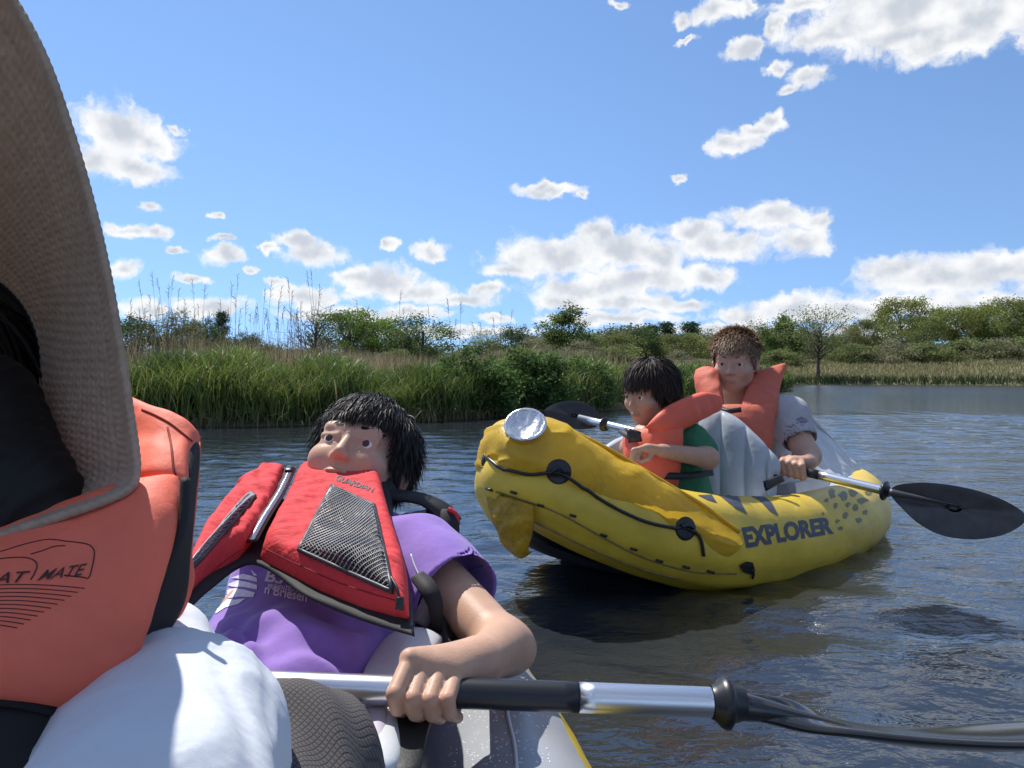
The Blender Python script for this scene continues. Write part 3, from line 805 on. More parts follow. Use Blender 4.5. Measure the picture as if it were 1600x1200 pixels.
# ================================================================== YELLOW KAYAK
KB = np.array((.04, 2.2)); KA = np.array((.755, .656)); KL = np.array((.656, -.755))
def K(s, l, z):
    q = KB + KA * s + KL * l; return np.array((q[0], q[1], z))
M_yellow = mat('yellow_vinyl', (.68, .47, .045), .38, noise=(7, .16), bump=(16, .25, .01), bump2=(60, .12, .003), spec=.45)
M_ycover = mat('yellow_cover', (.70, .47, .035), .45, noise=(6, .18), bump=(14, .55, .012), bump2=(45, .3, .004), transl=.35)
M_gold = mat('thin_gold_vinyl', (.62, .40, .03), .3, noise=(20, .3), bump=(30, .9, .012), transl=.5)
M_grey = mat('grey_vinyl', (.40, .43, .47), .42, noise=(9, .10), bump=(40, .2, .004))
M_greylight = mat('light_grey_vinyl', (.52, .54, .56), .4, noise=(9, .08), bump=(30, .25, .004))
M_black = mat('black_webbing', (.012, .012, .014), .6, bump=(300, .5, .001))
M_blackpl = mat('black_plastic', (.014, .014, .016), .35, bump=(60, .1, .001))
M_navy = mat('dark_hull_bottom', (.03, .035, .05), .5, noise=(9, .3))
M_print = mat('dark_print', (.07, .075, .10), .5, noise=(60, .25))
M_print2 = mat('worn_print', (.20, .17, .08), .5, noise=(60, .35))
M_silver = mat('silver_film', (.72, .72, .72), .22, metal=.85, bump=(28, .5, .01))
M_alu = mat('brushed_aluminium', (.80, .80, .81), .28, metal=1.0, bump=(220, .15, .001, (.1, 1, 1)))
M_stain = mat('mud_stain', (.22, .16, .06), .7, noise=(30, .4))

kayak = thing('inflatable_kayak', 'yellow inflatable kayak with grey inside, dark lettering and a raised bow', 'kayak', K(1.1, 0, -.05))
ST = np.array([  # s, b, zc, rw, rh
    (-.075, .015, .34, .07, .085), (-.03, .05, .315, .095, .105), (.05, .105, .275, .11, .12), (.15, .155, .232, .12, .13), (.30, .215, .180, .128, .142), (.5, .27, .128, .13, .148),
    (.85, .30, .088, .13, .145), (1.2, .30, .082, .13, .142), (1.5, .255, .082, .13, .14), (1.75, .165, .088, .12, .135), (1.89, .085, .10, .11, .125), (1.96, .015, .115, .085, .10)])
def hull():
    n = 90
    st = catmull(ST, n)
    near = np.array([K(s, b, z) for s, b, z, _, _ in st]); far = np.array([K(s, -b, z) for s, b, z, _, _ in st])[::-1]
    path = np.concatenate([near, far]); rw = np.concatenate([st[:, 3], st[::-1, 3]]); rh = np.concatenate([st[:, 4], st[::-1, 4]])
    ss = np.concatenate([st[:, 0], st[::-1, 0]])
    t = np.roll(path, -1, 0) - np.roll(path, 1, 0); t[:, 2] = 0; t /= np.linalg.norm(t, axis=1)[:, None]
    nrm = np.cross(t, np.array((0, 0, 1.)))            # points outward
    m = 40
    a = np.linspace(0, 2 * math.pi, m, endpoint=False)   # 0 = outboard, 90 deg = up
    ca, sa = np.cos(a), np.sin(a)
    low = np.clip(-sa, 0, 1) * np.clip(ca + .3, 0, 1)
    rib = 1 + .055 * (np.abs(np.sin(a * 5.5)) - .5) * (low > .05) * np.minimum(1, low * 3)
    V = path[:, None] + nrm[:, None] * (rw[:, None] * ca[None] * rib[None])[..., None] + np.array((0, 0, 1.)) * (rh[:, None] * sa[None] * rib[None])[..., None]
    V += (.0025 * wob(V.reshape(-1, 3), 16, 3)).reshape(V.shape[:2])[..., None] * nrm[:, None]
    fs = grid_faces(len(path), m, True, True); j = fs[:, 0] % m
    ang = np.degrees(a[j])
    inner = (ang > 96) & (ang < 262)
    vv = V.reshape(-1, 3)
    def sub(sel):
        u = np.unique(fs[sel]); r = -np.ones(len(vv), int); r[u] = np.arange(len(u)); return vv[u], r[fs[sel]][:, ::-1]
    o = mk('hull_tube', *sub(~inner), M_yellow, kayak); mk('inner_lining', *sub(inner), M_grey, kayak)
    # floor, and a bottom whose navy also holds the shade under the bow
    for nm, dz, sc, mt in (('floor', -.03, .99, M_grey), ('hull_bottom', -.135, .80, M_navy)):
        rows = [[K(s, l * b * sc, z + dz - .02 * (1 - l * l)) for l in np.linspace(-1, 1, 9)] for s, b, z, _, _ in st]
        mk(nm, np.array(rows).reshape(-1, 3), grid_faces(n, 9), mt, kayak)
    return o
HULL = hull()
def bow_cover():
    rows = np.array([  # s, w, top, bottom, phi_open, phi_end
        (-.125, .03, .42, .35, 0, 150), (-.115, .075, .465, .30, 0, 150), (-.085, .115, .495, .26, 0, 148), (-.04, .155, .515, .22, 0, 146), (.03, .205, .515, .17, 0, 142), (.10, .25, .475, .13, 22, 138),
        (.18, .29, .435, .07, 40, 132), (.27, .335, .385, .05, 54, 126), (.36, .375, .335, .04, 64, 120), (.42, .40, .29, .04, 72, 112), (.46, .415, .26, .05, 80, 96)])
    c = catmull(rows, 60); m = 44
    parts = []
    for side in (1, -1):
        V = []
        for s, w, tp, bt, po, pe in c:
            ph = np.radians(np.linspace(po, pe, m)); zc, hh = (tp + bt) / 2, (tp - bt) / 2
            x = w * np.abs(np.sin(ph)) ** .70; z = zc + hh * np.sign(np.cos(ph)) * np.abs(np.cos(ph)) ** .70
            for k in range(m): V.append(K(s, side * x[k], z[k]))
        V = np.array(V); rg = 1 - np.abs(wob(V * np.array((1, 1, 2.0)), 11, 6, 2)); d = .005 * wob(V, 13, 2, 3) + .012 * (rg ** 4 - .4) + .010 * np.exp(-((V[:, 2] - .36) / .06) ** 2) * wob(V, 9, 5, 2)
        cen = K(.15, 0, .25); nd = V - cen; nd[:, 2] *= .5; nd /= np.linalg.norm(nd, axis=1)[:, None]
        V = V + nd * d[:, None]
        f = grid_faces(60, m)
        if side < 0: f = f[:, ::-1]
        parts.append((V, f))
    v, f = join(parts)
    o = mk('bow_cover', v, f, M_ycover, kayak, label='thin yellow fabric bow cover with folds')
    bm = bmesh.new(); bm.from_mesh(o.data); bmesh.ops.remove_doubles(bm, verts=bm.verts, dist=.001); bmesh.ops.recalc_face_normals(bm, faces=bm.faces); bm.to_mesh(o.data); bm.free()
    # rolled hem along the open edge
    for side in (1, -1):
        pts = []
        for s, w, tp, bt, po, pe in c[22:]:
            ph = math.radians(po); zc, hh = (tp + bt) / 2, (tp - bt) / 2
            pts.append(K(s, side * w * abs(math.sin(ph)) ** .70, zc + hh * abs(math.cos(ph)) ** .70))
        vv, ff = tube(pts, .006, 6); mk('hem', vv, ff, M_ycover, o)
    return o
COVER = bow_cover()
KBV = bvh_of(HULL, COVER)
# hanging torn flap under the bow
v, f = pillow(px_grid([[(757, 758, 2.13), (782, 772, 2.08), (812, 782, 2.04), (836, 790, 2.03)], [(765, 800, 2.13), (785, 818, 2.07), (812, 822, 2.03), (833, 830, 2.03)],
                       [(780, 838, 2.13), (795, 848, 2.06), (812, 856, 2.03), (826, 858, 2.03)], [(792, 858, 2.12), (806, 870, 2.06), (818, 872, 2.04), (832, 862, 2.04)]]), 26, 26, .004, .4, 4, .006, 40, 3)
mk('loose_flap', v, f, M_gold, kayak, label='crumpled thin gold flap hanging under the bow')
# silver bow cap: rim and slack film
def bow_cap():
    c = onto(KBV, [(822, 668)], .006)[0]; n = np.array((-.10, -.72, .69)); n /= np.linalg.norm(n); c = c + n * .006
    a = np.cross(n, (0, 0, 1.)); a /= np.linalg.norm(a); b = np.cross(n, a)
    t = np.linspace(0, 2 * math.pi, 40, endpoint=False)
    ring = [c + .054 * (a * math.cos(q) + b * math.sin(q)) for q in t] ; ring.append(ring[0])
    v, f = tube(ring, .0055, 7, caps=False); o = mk('bow_cap', v, f, M_silver, kayak, label='round silver cap on the bow tip')
    rows = [[c + n * (.004 - .010 * (1 - r * r) + .0025 * r * math.sin(2 * q + 9 * r * math.cos(q) + .6)) + r * .054 * (a * math.cos(q) + b * math.sin(q)) for q in t] for r in np.linspace(.02, 1, 14)]
    mk('cap_film', np.array(rows).reshape(-1, 3), grid_faces(14, 40, wrap_m=True), M_silver, o)
    rows = [[c + n * (-.012 - .05 * k) + (.056 + .012 * k) * (a * math.cos(q) + b * math.sin(q)) for q in t] for k in np.linspace(0, 1, 5)]
    mk('cap_skirt', np.array(rows).reshape(-1, 3), grid_faces(5, 40, wrap_m=True), M_ycover, o)
bow_cap()
# grab line and its round anchor patches
lines_on('grab_line', KBV, [[(762, 716), (785, 731), (825, 741), (873, 738), (910, 762), (950, 788), (1000, 812), (1040, 823), (1072, 826)], [(1072, 826), (1086, 832), (1094, 845), (1098, 868)]], .0052, M_blackpl, kayak, off=.005)
def anchor(px, py, r, sq=1.0):
    t = np.linspace(0, 2 * math.pi, 28, endpoint=False); pts2 = []
    for k in (.0, .35, .7, .92, 1.0): pts2 += [(px + r * sq * k * math.cos(q), py + r * k * math.sin(q)) for q in t]
    outr = onto(KBV, pts2, .004).reshape(5, 28, 3); outr[-1] = onto(KBV, pts2[-28:], .0004)
    o = mk('anchor_patch', outr.reshape(-1, 3), grid_faces(5, 28, wrap_m=True), M_blackpl, kayak)
    q = onto(KBV, [(px - r * .5, py - 2), (px - r * .2, py - 4), (px + r * .2, py - 4), (px + r * .5, py)], .011); v, f = tube(q, .006, 6, 10); mk('loop', v, f, M_blackpl, o)
anchor(873, 737, 20); anchor(1071, 826, 19, .85)
v, f = tube([P(760, 712, 2.16), P(757, 722, 2.15), P(760, 736, 2.15)], .010, 8, 10); mk('anchor_patch', v, f, M_blackpl, kayak)
# print, stains, eyelets, valve
text_on('lettering', 'EXPLORER', KBV, [(1166, 857), (1303, 834), (1298, 807), (1158, 824)], M_print, kayak, bold=.05, label='dark block lettering on the hull side')
for poly in ([(1122, 773), (1152, 772), (1160, 790), (1168, 804), (1150, 795), (1136, 784)], [(1164, 771), (1186, 769), (1206, 786), (1216, 806), (1204, 800), (1184, 780)], [(1090, 774), (1112, 773), (1120, 786), (1104, 781)]):
    patch_on('hull_print', KBV, poly, M_print, kayak, n=8)
prng = random.Random(8)
for (x, y, r) in [(1292, 782, 4), (1306, 790, 5), (1318, 776, 8), (1332, 770, 7), (1320, 805, 6), (1308, 814, 4), (1336, 794, 7), (1348, 782, 8), (1341, 812, 5), (1351, 800, 5), (1325, 788, 4), (1300, 771, 7), (1313, 826, 4), (1356, 770, 5), (1286, 803, 3)]:
    q = [(x + r * prng.uniform(.5, 1.3) * math.cos(a), y + r * prng.uniform(.4, 1.2) * math.sin(a)) for a in np.linspace(0, 6.28, 7, endpoint=False)]
    patch_on('splash_print', KBV, q, M_print2, kayak, n=4)
patch_on('valve', KBV, [(1154, 882), (1164, 876), (1174, 878), (1178, 890), (1172, 896), (1160, 892)], M_blackpl, kayak, off=.006, n=5)
lines_on('valve_tab', KBV, [[(1172, 888), (1176, 894), (1174, 902)]], .004, M_blackpl, kayak, off=.005)
lines_on('seam', KBV, [[(775, 768), (820, 782), (870, 800), (930, 832), (1000, 868), (1080, 892), (1150, 896)], [(800, 800), (850, 822), (920, 856), (1000, 888), (1060, 904)]], .0028, M_stain, kayak, off=.0015)
for (x, y) in [(803, 770), (845, 790), (895, 806), (943, 836), (990, 858), (1030, 876), (1072, 886), (1110, 893), (765, 765)]:
    q = onto(KBV, [(x - 5, y - 2), (x + 5, y + 1)], .002); v, f = tube(q, .004, 6); mk('eyelet', v, f, M_blackpl, kayak)
# grey inflated front seat back with upright ribs
SEAT_C = px_grid([[(1070, 662, 2.86), (1092, 646, 2.83), (1118, 640, 2.79), (1148, 650, 2.75), (1178, 676, 2.71), (1202, 706, 2.68), (1214, 738, 2.66)],
                  [(1064, 700, 2.84), (1090, 690, 2.81), (1118, 684, 2.77), (1148, 690, 2.73), (1178, 708, 2.69), (1202, 728, 2.66), (1214, 748, 2.64)],
                  [(1060, 745, 2.82), (1090, 740, 2.79), (1118, 736, 2.75), (1148, 738, 2.71), (1178, 746, 2.67), (1202, 754, 2.65), (1213, 762, 2.63)],
                  [(1058, 800, 2.80), (1090, 798, 2.77), (1118, 797, 2.73), (1148, 796, 2.69), (1178, 792, 2.66), (1202, 788, 2.63), (1212, 785, 2.62)]])
v, f = pillow(SEAT_C, 60, 110, .042, .6, 5, .0015, 30, 4, ribs=(1, 5, .40)); seat = mk('seat_back', v, f, M_grey, kayak, label='grey inflated seat back with upright ribs')
v, f = ribbon([P(1214, 742, 2.62), P(1212, 752, 2.58), P(1198, 762, 2.52)], .022, (0, -.5, .8), .003, 12); mk('seat_strap', v, f, M_black, seat)
v, f = pillow(px_grid([[(1192, 752, 2.53), (1222, 740, 2.55)], [(1196, 768, 2.51), (1226, 752, 2.53)]]), 8, 12, .008); mk('strap_buckle', v, f, M_blackpl, seat)
# grey stern cover
v, f = pillow(px_grid([[(1205, 640, 3.25), (1240, 625, 3.28), (1275, 660, 3.32), (1315, 702, 3.36), (1358, 752, 3.38)],
                       [(1210, 690, 3.1), (1248, 690, 3.12), (1285, 708, 3.18), (1322, 730, 3.26), (1358, 758, 3.36)],
                       [(1215, 760, 2.9), (1256, 752, 2.95), (1295, 748, 3.02), (1328, 752, 3.14), (1356, 764, 3.32)]]), 40, 50, .012, .4, 5, .010, 22, 6)
mk('stern_cover', v, f, M_greylight, kayak, label='slack light grey stern cover')
lines = [P(1240, 625, 3.26), P(1275, 662, 3.30), P(1315, 704, 3.34), P(1358, 754, 3.36)]
v, f = tube(lines, .009, 6, 20); mk('stern_cover_edge', v, f, M_grey, kayak)
# far gunwale grey panel near the bow
v, f = pillow(px_grid([[(940, 700, 2.75), (962, 686, 2.8), (990, 676, 2.85)], [(940, 720, 2.73), (962, 712, 2.78), (990, 705, 2.83)]]), 12, 20, .03, .4); mk('side_cushion', v, f, M_grey, kayak)

# ---- the paddle lying across the kayak
def slab(outline, thick, n=8, cup=.0, ridge=None):
    o = np.asarray(outline, float); o = catmull(np.concatenate([o, o[:1]]), 48)[:-1]; c = o.mean(0)
    u, s, vt = np.linalg.svd(o - c); nn = vt[2]
    if nn @ (np.array((0, 0, CH)) - c) < 0: nn = -nn
    ks = np.linspace(1 / n, 1, n)
    def side(sg):
        rows = []
        for k in ks: rows.append(c + (o - c) * k + nn * (sg * thick / 2 * (1 - k ** 6) ** .5 - cup * (1 - k * k)))
        return np.concatenate(rows)
    A, Bk = side(1), side(-1); m = len(o)
    f = [tuple(q) for q in grid_faces(n, m, wrap_m=True)]; k0 = len(A)
    V = np.concatenate([A, Bk, [c + nn * (thick / 2 - cup)], [c - nn * (thick / 2 + cup)]])
    f += [tuple(i + k0 for i in q[::-1]) for q in grid_faces(n, m, wrap_m=True)]
    f += [(2 * k0, (i + 1) % m, i) for i in range(m)] + [(2 * k0 + 1, k0 + i, k0 + (i + 1) % m) for i in range(m)]
    return V, f
def drip_ring(name, c, ax, r0, r1, parent, lobes=False):
    ax = np.asarray(ax, float) / np.linalg.norm(ax); a = np.cross(ax, (0, 0, 1.)); a /= np.linalg.norm(a); b = np.cross(ax, a)
    prof = [(-.012, r0), (-.008, r0 * 1.15), (-.004, r1 * .9), (0, r1), (.003, r1), (.006, r1 * .82), (.008, r0 * 1.2), (.018, r0)]
    t = np.linspace(0, 2 * math.pi, 28, endpoint=False); V = []
    for x, r in prof:
        for q in t:
            rr = r * (1 + (.12 * math.cos(2 * q) if lobes and r > r0 * 1.3 else 0)); V.append(c + ax * x + rr * (a * math.cos(q) + b * math.sin(q)))
    return mk(name, np.array(V), grid_faces(len(prof), 28, wrap_m=True), M_blackpl, parent)
PL, PR = P(905, 653, 3.36), P(1392, 769, 2.46)
pad2 = thing('kayak_paddle', 'aluminium paddle with dark blades held across the yellow kayak by the adult', 'paddle', (PL + PR) / 2)
def along(t): return PL + (PR - PL) * t
for nm, t0, t1, r, mt in (('shaft', 0, .70, .0155, M_alu), ('shaft', .82, 1.0, .0155, M_alu), ('grip', .70, .82, .0163, M_blackpl)):
    v, f = tube([along(t0), along((t0 + t1) / 2), along(t1)], r, 14, 8); mk(nm, v, f, mt, pad2)
drip_ring('drip_ring', along(.985), PR - PL, .016, .036, pad2, True); drip_ring('drip_ring', along(.11), PR - PL, .016, .036, pad2, True)
M_blade = mat('dark_blade', (.06, .057, .06), .42, noise=(14, .3), bump=(120, .2, .001))  # black blade, lightened so that its base colour carries the haze
v, f = slab([P(x, y, D) for x, y, D in [(1388, 768, 2.46), (1402, 758, 2.44), (1440, 754, 2.40), (1480, 757, 2.36), (1525, 766, 2.32), (1565, 780, 2.28), (1595, 797, 2.26), (1604, 810, 2.25), (1590, 825, 2.26), (1560, 838, 2.28), (1515, 843, 2.32), (1470, 836, 2.36), (1435, 818, 2.39), (1410, 795, 2.42), (1396, 780, 2.45)]], .008, 8, .012)
bl = mk('blade', v, f, M_blade, pad2)
v, f = tube([P(1390, 769, 2.445), P(1430, 776, 2.405), P(1500, 790, 2.34)], [.012, .007, .002], 8, 14); mk('spine', v, f, M_blade, bl)
v, f = slab([P(x, y, D) for x, y, D in [(848, 642, 3.42), (866, 631, 3.44), (890, 626, 3.43), (915, 630, 3.40), (934, 643, 3.37), (940, 658, 3.35), (932, 667, 3.35), (905, 671, 3.37), (880, 664, 3.39), (858, 654, 3.41)]], .008, 8, .012)
mk('blade', v, f, M_blackpl, pad2)
# ================================================================== PEOPLE: shared building blocks
def bb(pts, pad):
    q = np.array(pts); return q.min(0) - pad, q.max(0) + pad
def frame(fwd, up):
    y = -np.asarray(fwd, float); y /= np.linalg.norm(y); z = np.asarray(up, float); z = z - y * (z @ y); z /= np.linalg.norm(z)
    return np.column_stack([np.cross(y, z), y, z])
def head_fn():
    base = union([ell((0, .014, .032), (.073, .092, .080)), ell((0, -.030, -.030), (.058, .060, .078)), ell((0, -.046, -.078), (.036, .036, .028)), ell((.043, -.01, -.05), (.022, .04, .035)), ell((-.043, -.01, -.05), (.022, .04, .035))], .03)
    brow = cap((-.038, -.074, .022), (.038, -.074, .022), .011); ck = [ell((.038, -.064, -.028), (.024, .022, .022)), ell((-.038, -.064, -.028), (.024, .022, .022))]
    nose = union([cap((0, -.086, .006), (0, -.102, -.026), .006, .0092), ell((.0095, -.094, -.031), (.0068, .009, .006)), ell((-.0095, -.094, -.031), (.0068, .009, .006))], .007)
    lips = union([ell((0, -.0900, -.0560), (.020, .009, .0034)), ell((0, -.0895, -.0640), (.017, .009, .0044))], .003)
    eyes = [ell((sx * .031, -.094, .001), (.0155, .014, .0085)) for sx in (1, -1)]
    lids = [cap((sx * .019, -.0838, .0068), (sx * .044, -.0778, .0054), .0055) for sx in (1, -1)] + [cap((sx * .020, -.0818, -.0064), (sx * .042, -.0772, -.0054), .0042) for sx in (1, -1)]
    ears = [ell((sx * .078, .010, -.008), (.009, .020, .031)) for sx in (1, -1)]; earh = [ell((sx * .087, .004, -.004), (.008, .011, .019)) for sx in (1, -1)]
    def fn(p):
        d = smin(base(p), brow(p), .018)
        for c in ck: d = smin(d, c(p), .022)
        for e in eyes: d = smax(d, -e(p), .010)
        for l in lids: d = smin(d, l(p), .006)
        d = smin(d, nose(p), .008); d = smin(d, lips(p), .005)
        for e, h in zip(ears, earh): d = smin(d, smax(e(p), -h(p), .004), .006)
        return d
    return fn
HEAD = head_fn()
M_eye = mat('eye_white', (.75, .73, .70), .12); M_iris = mat('iris', (.035, .02, .012), .08)

class Person:
    def __init__(self, name, label, base, skin, head_c, fwd, up, hs):
        self.root = thing(name, label, 'person', base)
        self.fns = []; self.c = np.asarray(head_c, float); self.M = frame(fwd, up); self.s = hs; self.skin = skin
    def loc(self, p): return ((p - self.c) @ self.M) / self.s
    def wld(self, q): return np.asarray(q) @ self.M.T * self.s + self.c
    def body(self, prims, lo, hi, h, k=.02, sharp=(), ksharp=.003, red=()):
        c32, M32, s = self.c.astype(f32), self.M.astype(f32), f32(self.s)
        soft = union(prims, k)
        def fn(p):
            q = ((p - c32) @ M32) / s
            d = smin(HEAD(q) * s, soft(p), .022)
            if sharp:
                g = sharp[0](p)
                for x in sharp[1:]: g = smin(g, x(p), ksharp)
                d = smin(d, g, .004)
            return d
        v, f = surfnet(fn, lo, hi, h)
        q = self.loc(v)
        base = np.array(self.skin); col = np.tile(base, (len(v), 1))
        def blend(mask, c):
            m = np.clip(mask, 0, 1)[:, None]; col[:] = col * (1 - m) + np.array(c) * m
        blend(1.25 - np.sqrt(((q[:, 0]) / .021) ** 2 + ((q[:, 2] + .0600) / .0085) ** 2 + ((q[:, 1] + .096) / .02) ** 2) , base * np.array((.88, .66, .62)))
        for sx in (1, -1):
            blend(.16 * (1.3 - np.linalg.norm((q - np.array((sx * .042, -.075, -.026))) / .022, axis=1)), base * np.array((1.05, .72, .66)))
            blend(.5 * (1.3 - np.linalg.norm((q - np.array((sx * .08, .01, -.01))) / .025, axis=1)), base * np.array((1.0, .70, .62)))
        blend(.08 * (1.2 - np.linalg.norm((q - np.array((0, -.104, -.027))) / .012, axis=1)), base * np.array((1.02, .74, .68)))
        for rp in red: blend(.45 * (1.25 - np.linalg.norm((v - rp) / .010, axis=1)), base * np.array((1.0, .74, .68)))
        o = mk('body', v, f, M_skin, self.root, col=col)
        for sx in (1, -1):
            ph = np.linspace(0, math.pi, 13); th = np.linspace(0, 2 * math.pi, 16, endpoint=False)
            e = np.array([[(math.sin(a) * math.cos(b), -math.cos(a), math.sin(a) * math.sin(b)) for b in th] for a in ph]).reshape(-1, 3)
            v = self.wld(e * .0120 + np.array((sx * .031, -.0755, .0)) ); eo = mk('eye', v, grid_faces(13, 16, wrap_m=True), M_eye, self.root)
            v2 = self.wld(e * .0123 + np.array((sx * .031, -.0757, .0)))
            mk('iris', v2[: 3 * 16], grid_faces(3, 16, wrap_m=True), M_iris, eo)
        return o
    def brows(self, m, seed=1):
        rng = np.random.default_rng(seed)
        for sx in (1, -1):
            parts = []
            for _ in range(110):
                t = rng.random(); x = .014 + .034 * t; z = .0235 - .003 * t + .003 * math.sin(t * 3.0) + rng.normal(0, .0014); y = -.087 + .016 * t * t
                d = np.array((sx * .85, .2, .04)); a = np.array((sx * x, y - .001, z)); b = a + d * .008
                parts.append(tube(self.wld(np.array([a, (a + b) / 2 + np.array((0, -.0006, 0)), b])), [.0009, .0008, .0003], 3, caps=False))
            v, f = join(parts); mk('eyebrow', v, f, m, self.root)
    def hair(self, m, n, length, seed, allow, flow, col, lift=.3, grav=.25, w=.0016, cap_off=.008, steps=7, capy=None, jitter=.25, R0=(.075, .094, .082), outward=1.05):
        rng = np.random.default_rng(seed); C = np.array((0, .014, .032)); R0 = np.array(R0)
        d = rng.normal(size=(n * 5, 3)); d /= np.linalg.norm(d, axis=1)[:, None]
        p = C + d * R0 * .99; ok = allow(p); p = p[ok][:n]; nn = len(p)
        nr = (p - C) / R0 ** 2; nr /= np.linalg.norm(nr, axis=1)[:, None]
        fl = flow(p); fl = fl - nr * (fl * nr).sum(1)[:, None]; fl /= np.linalg.norm(fl, axis=1)[:, None] + 1e-9
        dr = fl + nr * lift + rng.normal(0, jitter, (nn, 3)); dr /= np.linalg.norm(dr, axis=1)[:, None]
        L = length(p) * rng.uniform(.65, 1.15, nn)
        g = self.M.T @ np.array((0, 0, -1.0)); pts = [p]
        for k in range(steps):
            dr = dr + g * grav * (k + 1) / steps + rng.normal(0, .05, (nn, 3)); dr /= np.linalg.norm(dr, axis=1)[:, None]
            q = pts[-1] + dr * (L / steps)[:, None]
            e = (q - C) / R0; r = np.linalg.norm(e, axis=1); mn = outward + .07 * rng.random(nn); ins = r < mn
            q[ins] = C + (e[ins] / r[ins][:, None]) * R0 * mn[ins][:, None]; pts.append(q)
        pts = np.stack(pts, 1)
        t = np.gradient(pts, axis=1); sd = np.cross(t, rng.normal(size=(nn, 1, 3)) + (pts - C) * 20); sd /= np.linalg.norm(sd, axis=2)[..., None] + 1e-9
        ww = w * (1 - np.linspace(0, 1, steps + 1) ** 2.5 * .92)[None, :, None] * rng.uniform(.6, 1.3, (nn, 1, 1))
        V = np.stack([pts - sd * ww, pts + sd * ww], 2).reshape(-1, 3); kk = 2 * (steps + 1)
        q = np.array([(2 * i, 2 * i + 1, 2 * i + 3, 2 * i + 2) for i in range(steps)])
        Fq = ((np.arange(nn) * kk)[:, None, None] + q[None]).reshape(-1, 4)
        cc = np.repeat(np.array(col)[None] * rng.uniform(.6, 1.5, (nn, 1)), kk, 0)
        o = mk('hair', self.wld(V), Fq, m, self.root, col=cc)
        # scalp under the strands
        th = np.linspace(0, math.pi, 40); ph = np.linspace(0, 2 * math.pi, 60, endpoint=False)
        s = np.array([[(math.sin(a) * math.cos(b), math.sin(a) * math.sin(b), math.cos(a)) for b in ph] for a in th]).reshape(-1, 3)
        sp = C + s * (R0 + cap_off * .5); fs = grid_faces(40, 60, wrap_m=True); keep = allow(sp)[fs].all(1)
        mk('scalp', self.wld(sp), fs[keep], m, o, col=np.tile(np.array(col) * .8, (len(sp), 1)))
        return o
M_skin = mat('skin', (.55, .34, .24), .48, noise=(60, .14), attr='col', sss=.02, bump=(420, .35, .0007), spec=.3)
M_hair = mat('hair_strands', (.02, .015, .012), .55, attr='col', spec=.25)

def hairline(front=.045, side=-.005, back=-.06, temple=-.045):
    def fn(p):
        y, z = p[:, 1], p[:, 2]
        lim = np.where(y < temple, front + (y - temple) * -.1, np.where(y < .0, side + (front - side) * np.clip((-y) / -temple * 1.0, 0, 1) ** 2, side + (back - side) * np.clip(y / .06, 0, 1)))
        return z > lim
    return fn
def whorl_flow(w, bias):
    def fn(p): return (p - np.array(w)) + np.array(bias) * .06
    return fn

M_orange = mat('orange_nylon', (.76, .125, .065), .62, noise=(9, .12), bump=(26, .35, .008), bump2=(700, .25, .0006), transl=.06)
M_green = mat('green_cotton', (.03, .16, .075), .85, noise=(20, .15), bump=(26, .5, .008), bump2=(900, .3, .0005))
M_lav = mat('grey_cotton', (.42, .40, .42), .88, noise=(20, .1), bump=(20, .5, .010), bump2=(900, .3, .0005))

# ------------------------------------------------------------------ child in the yellow kayak
hc = P(1016, 612, 2.60)
ch = Person('person', 'dark haired child in orange life vest and green shirt sitting in the yellow kayak', K(.62, 0, .05), (.50, .30, .21), hc, (-.80, -.58, -.22), (0.05, 0, 1), .96)
sh = P(1082, 692, 2.56); eb = P(1106, 716, 2.49); wr = P(1034, 704, 2.40); hb = P(1012, 700, 2.385)
torso = [cap(P(1042, 690, 2.64), P(1065, 800, 2.66), .085, .10), cap(P(1024, 640, 2.62), P(1040, 690, 2.64), .045, .06), cap(P(985, 700, 2.72), P(1000, 735, 2.78), .035, .03), cap(P(1005, 682, 2.70), P(985, 700, 2.72), .045, .035),
         cap(P(1065, 805, 2.62), P(985, 790, 2.40), .075, .06), cap(P(1045, 805, 2.72), P(965, 790, 2.48), .075, .06)]
arm = [cap(sh, eb, .036, .034), cap(eb, wr, .034, .0215)]
fing = [cap(wr, hb, .021, .020, ((0, .3, .95), .75))]
for i, (dx, dy, ln) in enumerate([(-20, 6, 1), (-14, 10, 1.05), (-7, 13, 1.0), (0, 14, .85)]):
    a = hb + np.array((-.012 + .004 * i, -.012 + .009 * i, .002)); b = a + np.array((-.034 + .006 * i, -.004, -.008)) * ln; c = b + np.array((-.006, .004, -.030)) * ln
    fing += [cap(a, b, .0095, .0085), cap(b, c, .0085, .007)]
tb = wr + (hb - wr) * .5; fing += [cap(tb, tb + np.array((-.022, -.012, -.028)), .010, .0085), cap(tb + np.array((-.022, -.012, -.028)), tb + np.array((-.045, -.006, -.038)), .0085, .0065)]
ch.body(torso + arm, *bb([hc, P(965, 790, 2.40), P(1065, 805, 2.7), eb, P(985, 700, 2.78), hb], .16), .0042, .02, fing, .004)
ch.brows(M_hair)
ch.hair(M_hair, 12000, lambda p: np.where(p[:, 1] < -.02, .050, .080), 3, hairline(.050, -.03, -.085), whorl_flow((.012, .02, .13), (0, -.1, -.5)), (.030, .019, .014), .08, .35, .0013, jitter=.08)
v, f = surfnet(union([cap(P(1045, 700, 2.64), P(1068, 800, 2.66), .105, .115), cap(P(1052, 690, 2.62), P(1080, 690, 2.57), .06, .055), cap(P(1080, 690, 2.565), P(1097, 703, 2.53), .056, .052)], .03), *bb([P(1045, 690, 2.64), P(1068, 800, 2.66), P(1097, 703, 2.53)], .14), .006)
v = v + (.004 * wob(v, 34, 2))[:, None] * np.array((.3, -.8, .2)); mk('shirt', v, f, M_green, ch.root)
vest1 = thing('life_vest', 'orange life vest worn by the dark haired child in the yellow kayak', 'life vest', P(1030, 720, 2.55))
